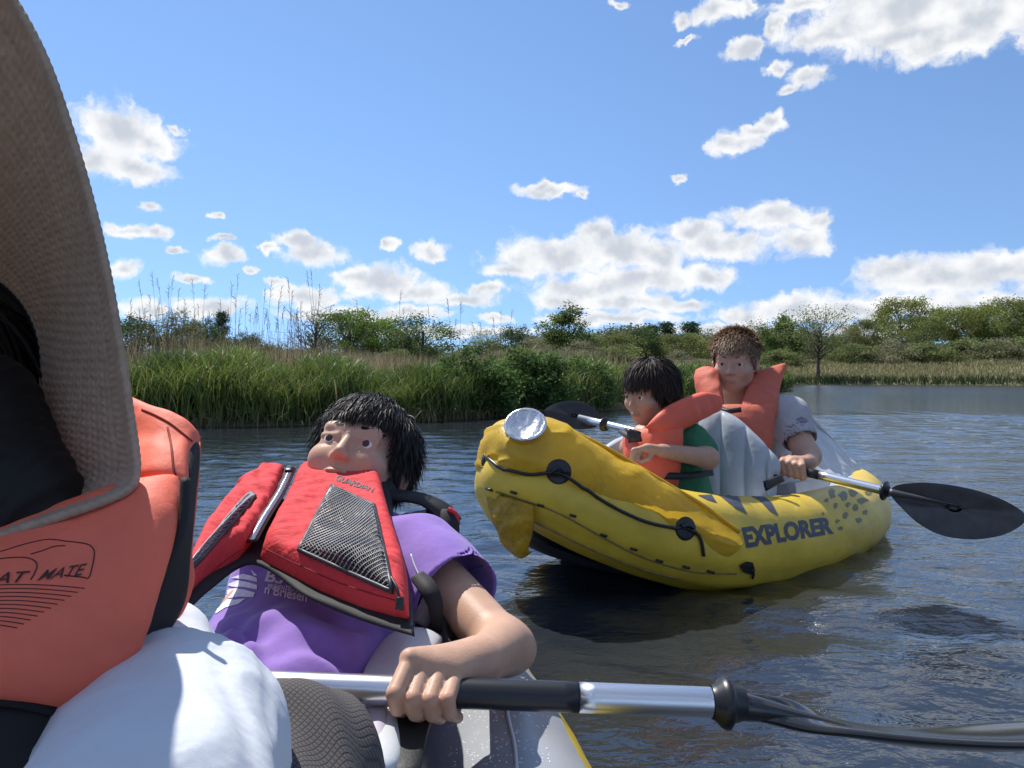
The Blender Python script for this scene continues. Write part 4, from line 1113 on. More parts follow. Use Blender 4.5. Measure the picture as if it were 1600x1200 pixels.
v, f = pillow(px_grid([[(978, 676, 2.60), (1002, 672, 2.51), (1034, 660, 2.47), (1066, 646, 2.50)], [(978, 700, 2.59), (1004, 704, 2.48), (1036, 698, 2.45), (1064, 688, 2.49)],
                       [(984, 725, 2.59), (1008, 732, 2.48), (1036, 732, 2.46), (1058, 725, 2.50)], [(994, 748, 2.60), (1012, 758, 2.50), (1036, 764, 2.48), (1056, 764, 2.52)]]), 36, 36, .03, .4, 6, .004, 30, 2)
fp = mk('front_panel', v, f, M_orange, vest1)
v, f = pillow(px_grid([[(1008, 668, 2.46), (1034, 640, 2.48), (1068, 622, 2.54), (1098, 613, 2.62), (1124, 618, 2.70)], [(1022, 676, 2.45), (1046, 660, 2.47), (1076, 644, 2.53), (1100, 634, 2.61), (1126, 628, 2.70)],
                       [(1040, 684, 2.47), (1060, 674, 2.50), (1084, 660, 2.56), (1104, 650, 2.63), (1122, 638, 2.71)]]), 30, 44, .028, .6, 5, .004, 32, 5)
mk('collar', v, f, M_orange, vest1)
v, f = ribbon([P(1022, 742, 2.44), P(1060, 744, 2.44), P(1095, 741, 2.50), P(1114, 738, 2.58)], .022, (0, -1, .2), .003); mk('waist_strap', v, f, M_black, vest1)
v, f = ribbon([P(972, 672, 2.55), P(984, 680, 2.47), P(1000, 682, 2.44)], .03, (0, -1, .3), .006, 10); mk('chest_strap', v, f, M_black, vest1)
v, f = pillow(px_grid([[(978, 668, 2.45), (1000, 674, 2.44)], [(982, 692, 2.45), (1004, 690, 2.44)]]), 8, 8, .010); mk('buckle', v, f, M_blackpl, vest1)

# ------------------------------------------------------------------ adult in the yellow kayak
hc = P(1148, 566, 3.02)
ad = Person('person', 'light haired adult in orange life vest and grey shirt, paddling the yellow kayak', K(1.25, 0, .05), (.55, .33, .24), hc, (-.42, -.88, -.10), (.03, 0, 1), 1.08)
sh = P(1232, 652, 2.92); eb = P(1262, 712, 2.80); wr = P(1262, 722, 2.71); gp = along(.742)
sh2 = P(1105, 655, 3.14); eb2 = P(1080, 735, 3.2); wr2 = along(.34)
ax = (PR - PL) / np.linalg.norm(PR - PL)
torso = [cap(P(1165, 680, 3.08), P(1185, 800, 3.12), .13, .14), cap(P(1150, 610, 3.04), P(1160, 660, 3.06), .06, .075), cap(sh, sh2, .06), cap(P(1180, 800, 3.1), P(1110, 800, 2.8), .09, .07)]
arm = [cap(sh, eb, .052, .045), cap(eb, wr, .043, .030), cap(sh2, eb2, .052, .045), cap(eb2, wr2, .043, .03)]
fing = []
up = np.array((0, .25, .97)); bk = np.cross(ax, up)
palm = gp + up * .026 + ax * .01
fing.append(cap(wr, palm + ax * .0, .030, .028, (up, .75)))
for i in range(4):
    o = gp + ax * (-.034 + .0235 * i)
    k0 = o + up * .034 + np.array((.010, .012, 0)); k1 = o + up * .014 + np.array((-.006, -.032, .006)); k2 = o + up * -.018 + np.array((0, -.027, 0)); k3 = o + up * -.027 + np.array((0, -.004, 0))
    fing += [cap(palm + ax * (-.025 + .018 * i), k0, .014, .0125), cap(k0, k1, .0125, .0115), cap(k1, k2, .0115, .0105), cap(k2, k3, .0105, .009)]
fing += [cap(palm - ax * .02, gp - ax * .055 + up * .012 + np.array((0, -.015, 0)), .014, .0115)]
ad.body(torso + arm, *bb([hc, sh, sh2, eb2, wr2, gp, P(1185, 800, 3.12), P(1110, 800, 2.8)], .17), .0045, .025, fing, .004)
ad.brows(mat('light_brow', (.16, .10, .06), .6))
ad.hair(mat('light_brown_hair', (.2, .13, .08), .5, attr='col'), 13000, lambda p: np.where(p[:, 2] > .06, .050, .024), 5, hairline(.060, .0, -.06), whorl_flow((0, .06, .13), (0, -.9, .7)), (.34, .22, .135), .16, .0, .0010, jitter=.07)
lo, hi = bb([sh, sh2, eb, eb2, P(1188, 800, 3.12)], .18)
sleeve = cap(sh, sh + (eb - sh) * .52, .072, .068); shirtf = union([cap(P(1165, 685, 3.08), P(1188, 800, 3.12), .15, .155), cap(sh, sh2, .078), sleeve, cap(sh2, sh2 + (eb2 - sh2) * .5, .072, .068)], .04)
hol = cap(sh + (eb - sh) * .30, sh + (eb - sh) * .9, .060)
v, f = surfnet(lambda p: smax(shirtf(p), -hol(p), .006), lo, hi, .007)
v = v + (.006 * wob(v, 24, 4))[:, None] * np.array((.3, -.8, .2)); mk('shirt', v, f, M_lav, ad.root)
patch_on('sleeve_print', bvh_of(ad.root.children[-1]), [(1243, 655), (1252, 651), (1260, 655), (1263, 660), (1250, 661)], mat('faded_print', (.22, .20, .24), .9, noise=(80, .4)), ad.root.children[-1], n=5)
vest2 = thing('life_vest', 'faded orange life vest with wide pointed collar worn by the light haired adult', 'life vest', P(1160, 650, 2.95))
M_orange2 = mat('faded_orange_nylon', (.54, .115, .065), .7, noise=(9, .12), bump=(26, .4, .008))
v, f = pillow(px_grid([[(1088, 580, 3.06), (1106, 576, 3.03), (1124, 584, 3.00)], [(1092, 606, 3.02), (1110, 606, 2.96), (1130, 616, 2.92)], [(1100, 634, 2.98), (1116, 640, 2.90), (1134, 648, 2.87)]]), 26, 24, .035, .5, 6, .005, 28, 2); mk('collar', v, f, M_orange2, vest2)
v, f = pillow(px_grid([[(1172, 588, 3.04), (1200, 578, 3.05), (1230, 567, 3.06)], [(1168, 606, 2.98), (1194, 606, 2.97), (1220, 602, 2.99)], [(1160, 630, 2.90), (1186, 634, 2.87), (1212, 634, 2.90)], [(1156, 650, 2.86), (1184, 660, 2.83), (1206, 664, 2.86)]]), 34, 30, .035, .5, 6, .005, 28, 7); mk('collar', v, f, M_orange2, vest2)
v, f = pillow(px_grid([[(1118, 632, 2.88), (1150, 632, 2.84), (1180, 632, 2.83), (1210, 628, 2.88)], [(1118, 665, 2.86), (1150, 668, 2.80), (1180, 670, 2.79), (1206, 665, 2.84)], [(1130, 715, 2.86), (1155, 718, 2.79), (1180, 712, 2.78), (1200, 690, 2.82)], [(1140, 765, 2.86), (1160, 765, 2.80), (1180, 752, 2.79), (1198, 720, 2.82)]]), 36, 36, .035, .5, 6, .005, 26, 9); mk('front_panel', v, f, M_orange2, vest2)
v, f = ribbon([P(1122, 636, 2.82), P(1138, 642, 2.78), P(1158, 640, 2.78)], .018, (0, -1, .2), .004, 10); mk('chest_tie', v, f, M_black, vest2)
# ================================================================== OWN KAYAK, BOY, NEAR PADDLE
Z0 = CH - .68
own = thing('inflatable_kayak', 'grey and yellow inflatable kayak under the boy in the purple shirt', 'kayak', (-.15, .8, -.05))
def own_hull():
    # near-right side tube, running from the lens past the boy and closing behind him
    pts = [(.040, .15, .175), (.030, .45, .175), (.012, .7, .17), (-.025, .95, .155), (-.09, 1.2, .15), (-.16, 1.42, .16), (-.25, 1.55, .17)]
    left = [(-.34, 1.42, .16), (-.40, 1.2, .15), (-.45, .95, .15), (-.47, .7, .16), (-.48, .45, .165), (-.48, .15, .165)]
    path = catmull(pts + left, 150); path[:, 2] += Z0 + .035
    rad = np.full(len(path), .105); m = 36
    t = np.gradient(path, axis=0); t[:, 2] = 0; t /= np.linalg.norm(t, axis=1)[:, None]; nr = np.cross(t, (0, 0, 1.))
    a = np.linspace(0, 2 * math.pi, m, endpoint=False)
    V = path[:, None] + rad[:, None, None] * (np.cos(a)[None, :, None] * nr[:, None] * .95 + np.sin(a)[None, :, None] * np.array((0, 0, 1.14)))
    fs = grid_faces(len(path), m, wrap_m=True); ang = np.degrees(a[fs[:, 0] % m])
    yel = (ang < 44) | (ang > 290); vv = V.reshape(-1, 3); vv = vv + (.0012 * wob(vv, 40, 3))[:, None]
    def sub(sel):
        u = np.unique(fs[sel]); r = -np.ones(len(vv), int); r[u] = np.arange(len(u)); return vv[u], r[fs[sel]][:, ::-1]
    o1 = mk('hull_tube', *sub(yel), M_yellow, own); o2 = mk('tube_top', *sub(~yel), M_tube, own, label='smooth dark grey tube top')
    rows = [[path[i] * (1 - q) + path[len(path) - 1 - i] * q + np.array((0, 0, -.08)) for q in np.linspace(0, 1, 7)] for i in range(75)]
    mk('floor', np.array(rows).reshape(-1, 3), grid_faces(75, 7), M_grey, own)
    return o1, o2
M_tube = mat('dark_grey_vinyl', (.30, .315, .34), .34, noise=(8, .10), bump=(50, .15, .003), spec=.5)
oh, ot = own_hull()
OB = bvh_of(oh, ot)
lines_on('seam', OB, [[(792, 1110), (797, 1135), (804, 1165), (808, 1205)]], .0022, M_greylight, own, off=.001)
# water drops standing on the tube
rng = np.random.default_rng(9); pp = []
th = np.linspace(0, math.pi / 2, 4); ph = np.linspace(0, 6.283, 8, endpoint=False)
dome = np.array([[(math.sin(a) * math.cos(b), math.sin(a) * math.sin(b), math.cos(a)) for b in ph] for a in th]).reshape(-1, 3)
q = [(rng.uniform(690, 860), rng.uniform(1108, 1199)) for _ in range(240)]
for c in onto(OB, q, 0):
    pp.append((c + dome * (rng.uniform(.0003, .0011) * np.array((1, 1, .6))), grid_faces(4, 8, wrap_m=True)))
v, f = join(pp); mk('water_drops', v, f, mat('drop', (.9, .92, .95), .02, spec=1.0), own, kind='stuff')
# light grey seat side and black straps
def sheet(rows, th, n1=30, n2=24, **k): return pillow(px_grid(rows), n1, n2, th, .5, 8, **k)
v, f = sheet([[(612, 998, .92), (640, 987, .92), (664, 988, .92), (692, 1000, .92)], [(580, 1040, .86), (612, 1030, .86), (642, 1026, .86), (676, 1034, .87)], [(560, 1090, .78), (590, 1088, .77), (618, 1088, .77), (640, 1092, .78)],
              [(556, 1145, .70), (584, 1145, .69), (606, 1145, .69), (620, 1148, .70)], [(560, 1215, .62), (584, 1215, .61), (602, 1215, .61), (610, 1215, .62)]], .014, 50, 30)
seat2 = mk('seat_side', v, f, M_greylight, own, label='pale grey curved side wing of the seat')
v, f = sheet([[(600, 1096, .735), (630, 1094, .735), (660, 1094, .735), (684, 1096, .735)], [(588, 1150, .68), (622, 1150, .675), (650, 1150, .675), (668, 1150, .68)], [(580, 1215, .62), (615, 1215, .615), (640, 1215, .615), (655, 1215, .62)]], .006, 26, 20)
mk('seat_panel', v, f, M_black, own, label='black fabric panel under the hand')
v, f = sheet([[(566, 1100, .71), (590, 1098, .71), (606, 1100, .71)], [(572, 1150, .665), (590, 1150, .66), (602, 1150, .665)], [(575, 1215, .60), (592, 1215, .60), (600, 1215, .60)]], .004, 22, 14)
mk('seat_trim', v, f, mat('lilac_grey_trim', (.42, .38, .46), .6, bump=(60, .3, .002)), own)
# black seat back behind the boy
v, f = sheet([[(560, 905, 1.12), (620, 900, 1.10), (690, 930, 1.04), (720, 960, 1.0)], [(560, 980, 1.04), (620, 985, 1.02), (690, 990, .98), (716, 1000, .96)], [(560, 1060, .96), (630, 1060, .94), (690, 1055, .92), (725, 1055, .92)]], .03, 24, 24)
mk('seat_back', v, f, M_black, own, label='black fabric seat back behind the boy')

# ------------------------------------------------------------------ near paddle
SA, SB = P(380, 1070, .70), P(1132, 1098, .70)
pad = thing('kayak_paddle', 'aluminium paddle with black grip held by the boy in front', 'paddle', (SA + SB) / 2)
def al(x):  # point on the shaft under photo column x
    t = (x - 380) / (1132 - 380); return SA + (SB - SA) * t
RS = .0134
for nm, a, b, r, mt in (('shaft', 300, 690, RS, M_alu), ('grip', 690, 904, RS * 1.02, mat('black_tube', (.016, .017, .02), .33)), ('shaft', 904, 1130, RS, M_alu)):
    v, f = tube([al(a), al((a + b) / 2), al(b)], r, 28, 10); mk(nm, v, f, mt, pad)
drip_ring('drip_ring', al(1132), SB - SA, .0145, .0235, pad)
M_blade2 = mat('glossy_dark_blade', (.020, .019, .019), .16, noise=(10, .2), coat=.5)
def near_blade():
    # the blade is seen almost edge-on: a long shallow scoop that twists towards the right
    rows = []
    for x, y, D, hw, tl in [(1132, 1100, .70, .0105, 1.35), (1165, 1103, .70, .0115, 1.2), (1200, 1108, .70, .013, .9), (1250, 1118, .70, .020, .25), (1310, 1132, .70, .034, -.22), (1380, 1143, .70, .050, -.33), (1460, 1149, .70, .062, -.35), (1540, 1149, .70, .067, -.34), (1620, 1143, .70, .064, -.33), (1700, 1137, .70, .048, -.33), (1740, 1134, .70, .02, -.33)]:
        c = P(x, y, D); rows.append([c + np.array((0, math.cos(tl) * l * hw, math.sin(tl) * l * hw - .008 * (1 - l * l) * (hw / .07))) for l in (-1, -.5, 0, .5, 1)])
    v, f = pillow(rows, 80, 26, .0045, 1.0, 6); b = mk('blade', v, f, M_blade2, pad)
    v, f = tube([P(1128, 1100, .70), P(1180, 1107, .70), P(1235, 1117, .70), P(1330, 1137, .70)], [.0135, .0115, .007, .002], 12, 20); mk('spine', v, f, M_blade2, b)
near_blade()

# ------------------------------------------------------------------ boy
M_purple = mat('purple_cotton', (.235, .133, .46), .9, noise=(30, .10), bump=(30, .35, .006), bump2=(1400, .4, .0004), sheen=.2)
M_pants = bpy.data.materials.new('checked_pants'); M_pants.use_nodes = True
def pants_mat():
    N, L = M_pants.node_tree.nodes, M_pants.node_tree.links; b = N['Principled BSDF']; b.inputs['Roughness'].default_value = .9
    tc = N.new('ShaderNodeTexCoord'); hs = []
    for rot in ((0, .2, .5), (0, .2, 2.07)):
        mp = N.new('ShaderNodeMapping'); mp.inputs['Rotation'].default_value = rot; L.new(tc.outputs['Object'], mp.inputs[0])
        w = N.new('ShaderNodeTexWave'); w.inputs['Scale'].default_value = 92; w.inputs['Distortion'].default_value = .15; L.new(mp.outputs[0], w.inputs['Vector']); hs.append(w.outputs['Fac'])
    mn = N.new('ShaderNodeMath'); mn.operation = 'MINIMUM'; L.new(hs[0], mn.inputs[0]); L.new(hs[1], mn.inputs[1])
    cr = N.new('ShaderNodeMapRange'); L.new(mn.outputs[0], cr.inputs[0]); cr.inputs[2].default_value = .35
    mx = N.new('ShaderNodeMixRGB'); L.new(cr.outputs[0], mx.inputs[0]); mx.inputs[1].default_value = (.045, .040, .040, 1); mx.inputs[2].default_value = (.095, .085, .082, 1); L.new(mx.outputs[0], b.inputs['Base Color'])
    bp = N.new('ShaderNodeBump'); bp.inputs['Strength'].default_value = .35; bp.inputs['Distance'].default_value = .0012; L.new(cr.outputs[0], bp.inputs['Height']); L.new(bp.outputs[0], b.inputs['Normal'])
pants_mat()
hc = P(564, 722, 1.26)
boy = Person('person', 'boy in purple shirt and red life vest leaning back and holding the near paddle', (-.19, .75, .1), (.56, .34, .235), hc, (-.08, -.86, .50), (.20, .5, .84), .98)
up = np.array((0, -.18, .98))
def z(p): return np.array((p[0], p[1], p[2] + Z0))
pel, bel, che, shc = z((-.255, .70, .280)), z((-.262, .85, .312)), z((-.25, 1.03, .345)), z((-.235, 1.15, .395))
S = P(652, 872, 1.09); E = P(787, 1010, .915); Wr = P(748, 1034, .745)
S2 = P(440, 862, 1.12); E2 = P(385, 965, 1.0); W2 = P(330, 1170, .74)
body = [cap(pel, bel, .105, .105, (up, .66)), cap(bel, che, .105, .115, (up, .66)), cap(che, shc, .115, .10, (up, .66)), cap(S, S2, .045), cap(shc, boy.wld((0, .03, -.07)), .055, .05),
        cap(S, E, .039, .0305), cap(E, Wr, .0325, .0205), cap(E + np.array((.012, .004, -.004)), E + np.array((.016, .006, -.006)), .021), cap(S2, E2, .04, .034), cap(E2, W2, .033, .023), cap(W2, W2 + np.array((0, -.05, -.02)), .022, .02),
        cap(pel + np.array((.02, -.02, 0)), P(442, 1222, .60), .06, .05), cap(pel - np.array((.08, 0, 0)), P(230, 1240, .56), .06, .05)]
# the hand closing over the shaft: joints measured finger by finger
hand = []
mcp = [(641, 1030), (663, 1041), (689, 1044), (713, 1052)]; pip = [(617, 1084), (645, 1092), (672, 1094), (699, 1093)]; rad = [.0080, .0081, .0079, .0072]
kn = []
for i in range(4):
    m_ = P(*mcp[i], .703 + .002 * i); p_ = P(*pip[i], .671 + .0015 * i); r = rad[i]
    d_ = P(pip[i][0] + 4, pip[i][1] + 22, .6795); e_ = P(pip[i][0] + 16, pip[i][1] + 28, .703)
    kn.append(m_)
    hand += [cap(m_, p_, r * 1.04, r), cap(p_, d_, r, r * .9), cap(d_, e_, r * .9, r * .78)]
    hand.append(ell(m_ + np.array((0, -.002, .002)), (r * 1.12, r * 1.1, r * 1.08)))
palm = [cap(kn[0], Wr, .0105, .017), cap(kn[1], Wr, .011, .018), cap(kn[2], Wr, .011, .018), cap(kn[3], Wr, .0105, .017), cap(P(700, 1050, .72), Wr, .018, .021)]
thumb = [cap(Wr + np.array((-.02, 0, -.012)), P(640, 1068, .735), .014, .0125), cap(P(640, 1068, .735), P(608, 1090, .728), .0115, .0105), cap(P(608, 1090, .728), P(584, 1106, .712), .010, .0085)]
palmf = union(palm, .012)
def palm_sd(p): return palmf(p)
boy.body(body, *bb([hc + .1, S, S2, E2, E, P(445, 1200, .56), P(230, 1240, .56), shc + np.array((0, .15, 0)), P(600, 1110, .66)], .13), .0024, .016, [palm_sd] + hand + thumb, .0014, kn + [P(*q, .671) for q in pip])
boy.brows(M_hair, 4)
def boy_len(p): return np.where(p[:, 1] < -.03, .040, np.where(np.abs(p[:, 0]) > .045, .055, .034))
boy.hair(M_hair, 17000, boy_len, 12, hairline(.052, -.025, -.09), whorl_flow((.0, .05, .13), (-.35, -.35, -.3)), (.020, .016, .014), .14, .26, .0009, jitter=.13, steps=8)
# shirt
waist = cap(pel, bel, .118, .116, (up, .68)); tors = union([waist, cap(bel, che, .116, .128, (up, .68)), cap(che, shc, .128, .115, (up, .68)), cap(S, S2, .052), cap(z((-.312, .78, .292)), z((-.310, 1.0, .325)), .085, .085, (up, .75))], .03)
sl = S + (E - S) * .50
slv = union([cap(S, S + (E - S) * .25, .062, .060), cap(S + (E - S) * .25, sl, .060, .064)], .02); hollow = cap(S + (E - S) * .30, S + (E - S) * 1.2, .0565, .067)
ad_ = (E - S) / np.linalg.norm(E - S)
slv2 = cap(S2, S2 + (E2 - S2) * .5, .05, .048)
cut = pel + np.array((0, .005, 0))
def shirt(p):
    a = slv(p); a = smax(a, ((p - sl) @ ad_.astype(f32)).astype(f32), .004); a = smax(a, -hollow(p), .002)
    d = smin(tors(p), slv2(p), .02); d = smin(d, a, .022)
    d = np.where(((p - (S + (E - S) * .30)) @ ad_.astype(f32)) > 0, np.minimum(a, tors(p)), d)
    # cotton folds bunching at the waist and lying across the belly
    y = p[:, 1]; x = p[:, 0]
    am = .0075 * np.clip((.93 - y) / .12, 0, 1)
    w = np.sin(y * 95 + 2.6 * np.sin(x * 26 + 1) + 1.3 * np.sin(x * 61 + y * 30)) + .6 * np.sin(y * 71 - x * 55 + 2 * np.sin(x * 33))
    d = d - am * w - .0016 * np.sin(x * 60 + y * 40 + 2 * np.sin(y * 35)) * np.clip((p[:, 0] + .20) / .1, .2, 1)
    return smax(d, (cut[1] - y).astype(f32), .01)
v, f = surfnet(shirt, *bb([pel, shc, S, S2, sl, S2 + (E2 - S2) * .5], .16), .0032)
shirt_o = mk('shirt', v, f, M_purple, boy.root)
SB_ = bvh_of(shirt_o)
M_white = mat('white_print', (.80, .77, .84), .85, noise=(90, .2))
text_on('shirt_lettering', 'B.A', SB_, [(414, 909), (456, 917), (459, 899), (417, 891)], M_white, shirt_o, bold=.03, shear=.1, off=.001)
text_on('shirt_lettering', 'PRESENTED BY', SB_, [(418, 921), (471, 927), (473, 919), (420, 913)], M_white, shirt_o, bold=.012, off=.001)
text_on('shirt_lettering', 'n Briesen', SB_, [(413, 928), (479, 942), (481, 926), (416, 914)], M_white, shirt_o, bold=.02, off=.001)
for poly in ([(322, 957), (330, 945), (346, 936), (366, 938), (384, 936), (372, 945), (352, 950), (340, 958), (328, 962)], [(344, 930), (360, 920), (382, 922), (399, 927), (396, 934), (376, 933), (356, 935)],
             [(354, 914), (372, 907), (390, 911), (402, 915), (402, 922), (382, 918), (364, 917)], [(362, 903), (380, 897), (392, 900), (402, 904), (402, 910), (384, 906)], [(392, 890), (397, 895), (403, 900), (397, 900)]):
    patch_on('shirt_print', SB_, poly, M_white, shirt_o, off=.001, n=6)
# trousers
leg = union([cap(pel + np.array((.02, -.02, .0)), P(442, 1222, .60), .088, .074), cap(P(442, 1222, .60), P(430, 1400, .50), .072, .065), cap(pel - np.array((.08, 0, 0)), P(230, 1240, .56), .085, .07), cap(pel - np.array((.06, -.03, 0)), pel + np.array((.05, .03, 0)), .09, .09, (up, .7))], .02)
v, f = surfnet(lambda p: leg(p) - .003 * np.sin(p[:, 1] * 90 + p[:, 0] * 40 + 2 * np.sin(p[:, 0] * 50)), *bb([pel, P(442, 1222, .60), P(430, 1400, .50), P(230, 1240, .56)], .13), .005)
mk('trousers', v, f, M_pants, boy.root)

# red life vest of the boy
M_red = mat('red_nylon', (.62, .055, .060), .78, noise=(12, .10), bump=(75, .55, .006, (.45, 1.6, 1)), bump2=(30, .5, .008), spec=.2)
M_net = mat('black_net', (.02, .02, .022), .45)
M_netw = mat('net_sheen', (.34, .33, .33), .4)  # paler strands: the sheen of the black net put into the colour
M_lining = mat('black_lining', (.010, .010, .012), .75, bump=(400, .5, .0006))
pfd = thing('life_vest', 'red zipped life vest with black net pockets worn by the boy', 'life vest', P(500, 860, 1.0))
def VP(x, y, lift=0.0):
    D = .395 / (.18 + (y - 585) / F) * (1 - .035 * ((x - 500) / 150) ** 2)
    return P(x, y, D) + up * lift
def VG(rows, lift=0.0): return [[VP(x, y, lift) for x, y in r] for r in rows]
v, f = pillow(VG([[(400, 780), (435, 775), (470, 790), (520, 790), (580, 800), (612, 830)], [(330, 850), (380, 835), (425, 850), (490, 880), (570, 905), (640, 920)], [(262, 985), (330, 918), (396, 880), (478, 930), (562, 966), (648, 992)]], -.002), 40, 80, .004, .6, 12, .001, 40, 3)
mk('lining', v, f, M_lining, pfd)
v, f = pillow(VG([[(468, 750), (512, 737), (560, 736), (592, 744)], [(451, 788), (505, 796), (566, 806), (610, 815)], [(428, 832), (495, 856), (566, 880), (634, 892)], [(406, 876), (478, 914), (552, 948), (640, 972)]], .004), 90, 90, .034, .5, 12, .0040, 60, 6)
pr = mk('front_panel', v, f, M_red, pfd, label='red front panel with the large net pocket')
v, f = pillow(VG([[(388, 775), (418, 748), (447, 748)], [(345, 812), (386, 800), (428, 798)], [(303, 872), (348, 852), (401, 842)], [(268, 968), (320, 908), (374, 876)]], .004), 80, 60, .034, .5, 12, .0040, 60, 9)
pl = mk('front_panel', v, f, M_red, pfd, label='red front panel with the narrow net pocket')
VB = bvh_of(pr, pl)
# zip: tape, teeth and slider
zl = [VP(457, 752, .024), VP(438, 798, .027), VP(414, 838, .026), VP(392, 868, .018)]
v, f = ribbon(zl, .017, up, .002, 30); mk('zip_tape', v, f, M_black, pfd)
zc = catmull(zl, 70); parts = []
for i in range(1, 69):
    tdir = zc[i + 1] - zc[i - 1]; tdir /= np.linalg.norm(tdir); sd = np.cross(tdir, up); sd /= np.linalg.norm(sd); c = zc[i] + up * .002
    parts.append(tube([c - sd * .0052, c + sd * .0052], .0016, 5))
v, f = join(parts); mk('zip_teeth', v, f, mat('zip_metal', (.62, .62, .63), .25, metal=.9), pfd, kind='stuff')
v, f = pillow([[zc[2] + up * .004 + np.array((-.006, 0, 0)), zc[2] + up * .004 + np.array((.006, 0, 0))], [zc[7] + up * .004 + np.array((-.006, 0, 0)), zc[7] + up * .004 + np.array((.006, 0, 0))]], 8, 8, .004); mk('zip_slider', v, f, M_blackpl, pfd)
# net pockets: dark backing bulging over the panel, real netting laid above
def net(quad, nu, nv, bulge, nm, diag=True):
    q = np.array(quad, float)
    def at(u, v2):
        px = (1 - u) * (1 - v2) * q[0] + u * (1 - v2) * q[1] + u * v2 * q[2] + (1 - u) * v2 * q[3]; return px
    n = 18
    g = [tuple(at(u, w)) for u in np.linspace(0, 1, n) for w in np.linspace(0, 1, n)]
    base = onto(VB, g, .0, .4).reshape(n, n, 3)
    uu, ww = np.meshgrid(np.linspace(0, 1, n), np.linspace(0, 1, n), indexing='ij')
    bul = base + up * (bulge * (np.clip(1 - (2 * uu - 1) ** 4, 0, 1) * np.clip(1 - (2 * ww - 1) ** 4, 0, 1)) ** .5 * (1 + .35 * np.sin(7 * uu + 5 * ww)))[..., None]
    o = mk(nm, (bul + up * .001).reshape(-1, 3), grid_faces(n, n), M_pocket, pfd)
    top = bul + up * .0035
    def samp(u, w):
        a, b = np.clip(u, 0, 1) * (n - 1.001), np.clip(w, 0, 1) * (n - 1.001); i, j = a.astype(int), b.astype(int); fa, fb = (a - i)[:, None], (b - j)[:, None]
        return top[i, j] * (1 - fa) * (1 - fb) + top[i + 1, j] * fa * (1 - fb) + top[i, j + 1] * (1 - fa) * fb + top[i + 1, j + 1] * fa * fb
    P1, P2 = [], []
    for k in range(nu):
        c = 2 * (k + .5) / nu - 1; t = np.linspace(max(0, -c), min(1, 1 - c), 24); P1.append(tube(samp(t, t + c), .0010, 4, caps=False))
    for k in range(nv):
        c = 2 * (k + .5) / nv; t = np.linspace(max(0, c - 1), min(1, c), 24); P2.append(tube(samp(t, c - t) + up * .0006, .00085, 4, caps=False))
    v, f = join(P1); mk('netting', v, f, M_net, o, kind='stuff')
    v, f = join(P2); mk('netting', v, f, M_netw, o, kind='stuff')
    e = np.concatenate([top[0], top[1:, -1], top[-1, ::-1][1:], top[::-1, 0][1:]]); v, f = tube(e - up * .001, .0030, 6); mk('pocket_binding', v, f, M_net, o)
    return o
M_pocket = mat('pocket_backing', (.05, .02, .022), .7, noise=(34, .7), col2=(.30, .06, .06))
net([(518, 762), (584, 792), (613, 928), (467, 862)], 44, 44, .010, 'net_pocket')
net([(392, 772), (398, 778), (318, 872), (280, 910)], 30, 30, .006, 'net_pocket')
text_on('vest_lettering', 'GUARDIAN', VB, [(524, 751), (583, 770), (586, 763), (528, 742)], mat('grey_embroidery', (.10, .085, .10), .7), pfd, bold=.02, shear=.2, off=.001)
M_thread = mat('dark_red_thread', (.22, .012, .018), .8)
lines_on('stitching', VB, [[(416, 858), (470, 884), (545, 916), (640, 944)]], .0007, M_thread, pfd, off=.0002)
lines_on('stitching', VB, [[(476, 758), (458, 800), (436, 838), (418, 862)]], .0007, M_thread, pfd, off=.0002)
lines_on('stitching', VB, [[(378, 858), (335, 890), (288, 950)]], .0007, M_thread, pfd, off=.0002)
lines_on('stitching', SB_, [[(700, 921), (716, 902), (738, 888), (757, 884)]], .0005, mat('dark_purple_thread', (.14, .07, .30), .9), shirt_o, off=.0002)
# drain cord and toggles
q = onto(VB, [(611, 905), (622, 925), (628, 948)], .004); v, f = tube(q, .0016, 6, 12); mk('pull_cord', v, f, M_blackpl, pfd)
q = onto(VB, [(626, 935), (629, 951)], .005); v, f = tube(q, .0042, 8, 6); mk('toggle', v, f, M_blackpl, pfd)
# side adjusters and shoulder strap with the back panel behind
v, f = ribbon([P(652, 900, .965), P(668, 918, .94), P(680, 945, .93), P(682, 985, .94)], [.018, .022, .018, .012], (.2, -.8, .5), .006, 22); mk('side_pad', v, f, M_lining, pfd)
v, f = ribbon([P(655, 975, .95), P(668, 950, .945), P(674, 935, .94)], .022, (.2, -.8, .5), .003, 12); mk('side_strap', v, f, mat('grey_webbing', (.22, .22, .23), .7, bump=(500, .5, .001)), pfd)
v, f = tube([P(642, 866, 1.0), P(648, 884, .985), P(656, 902, .97)], .0012, 5, 10); mk('side_cord', v, f, M_greylight, pfd)
v, f = ribbon([P(596, 752, 1.20), P(610, 772, 1.18), P(640, 776, 1.17), P(665, 782, 1.17), P(690, 798, 1.17), P(708, 822, 1.17)], [.03, .028, .022, .024, .034, .04], (.1, -.5, .85), .006, 30); mk('shoulder_strap', v, f, M_black, pfd)
v, f = pillow(px_grid([[(668, 790, 1.20), (690, 796, 1.18), (714, 800, 1.18)], [(672, 820, 1.19), (694, 822, 1.16), (716, 822, 1.17)], [(680, 850, 1.17), (698, 852, 1.15), (714, 850, 1.16)]]), 24, 20, .012, .8); bp_ = mk('back_panel', v, f, M_lining, pfd)
v, f = pillow(px_grid([[(608, 812, 1.22), (640, 802, 1.22), (672, 794, 1.21)], [(608, 830, 1.20), (640, 826, 1.20), (674, 826, 1.19)]]), 14, 24, .010, .8, 5, .004, 90, 2); mk('back_lining', v, f, mat('grey_fleece', (.20, .19, .18), .95, bump=(200, 1, .004)), pfd)
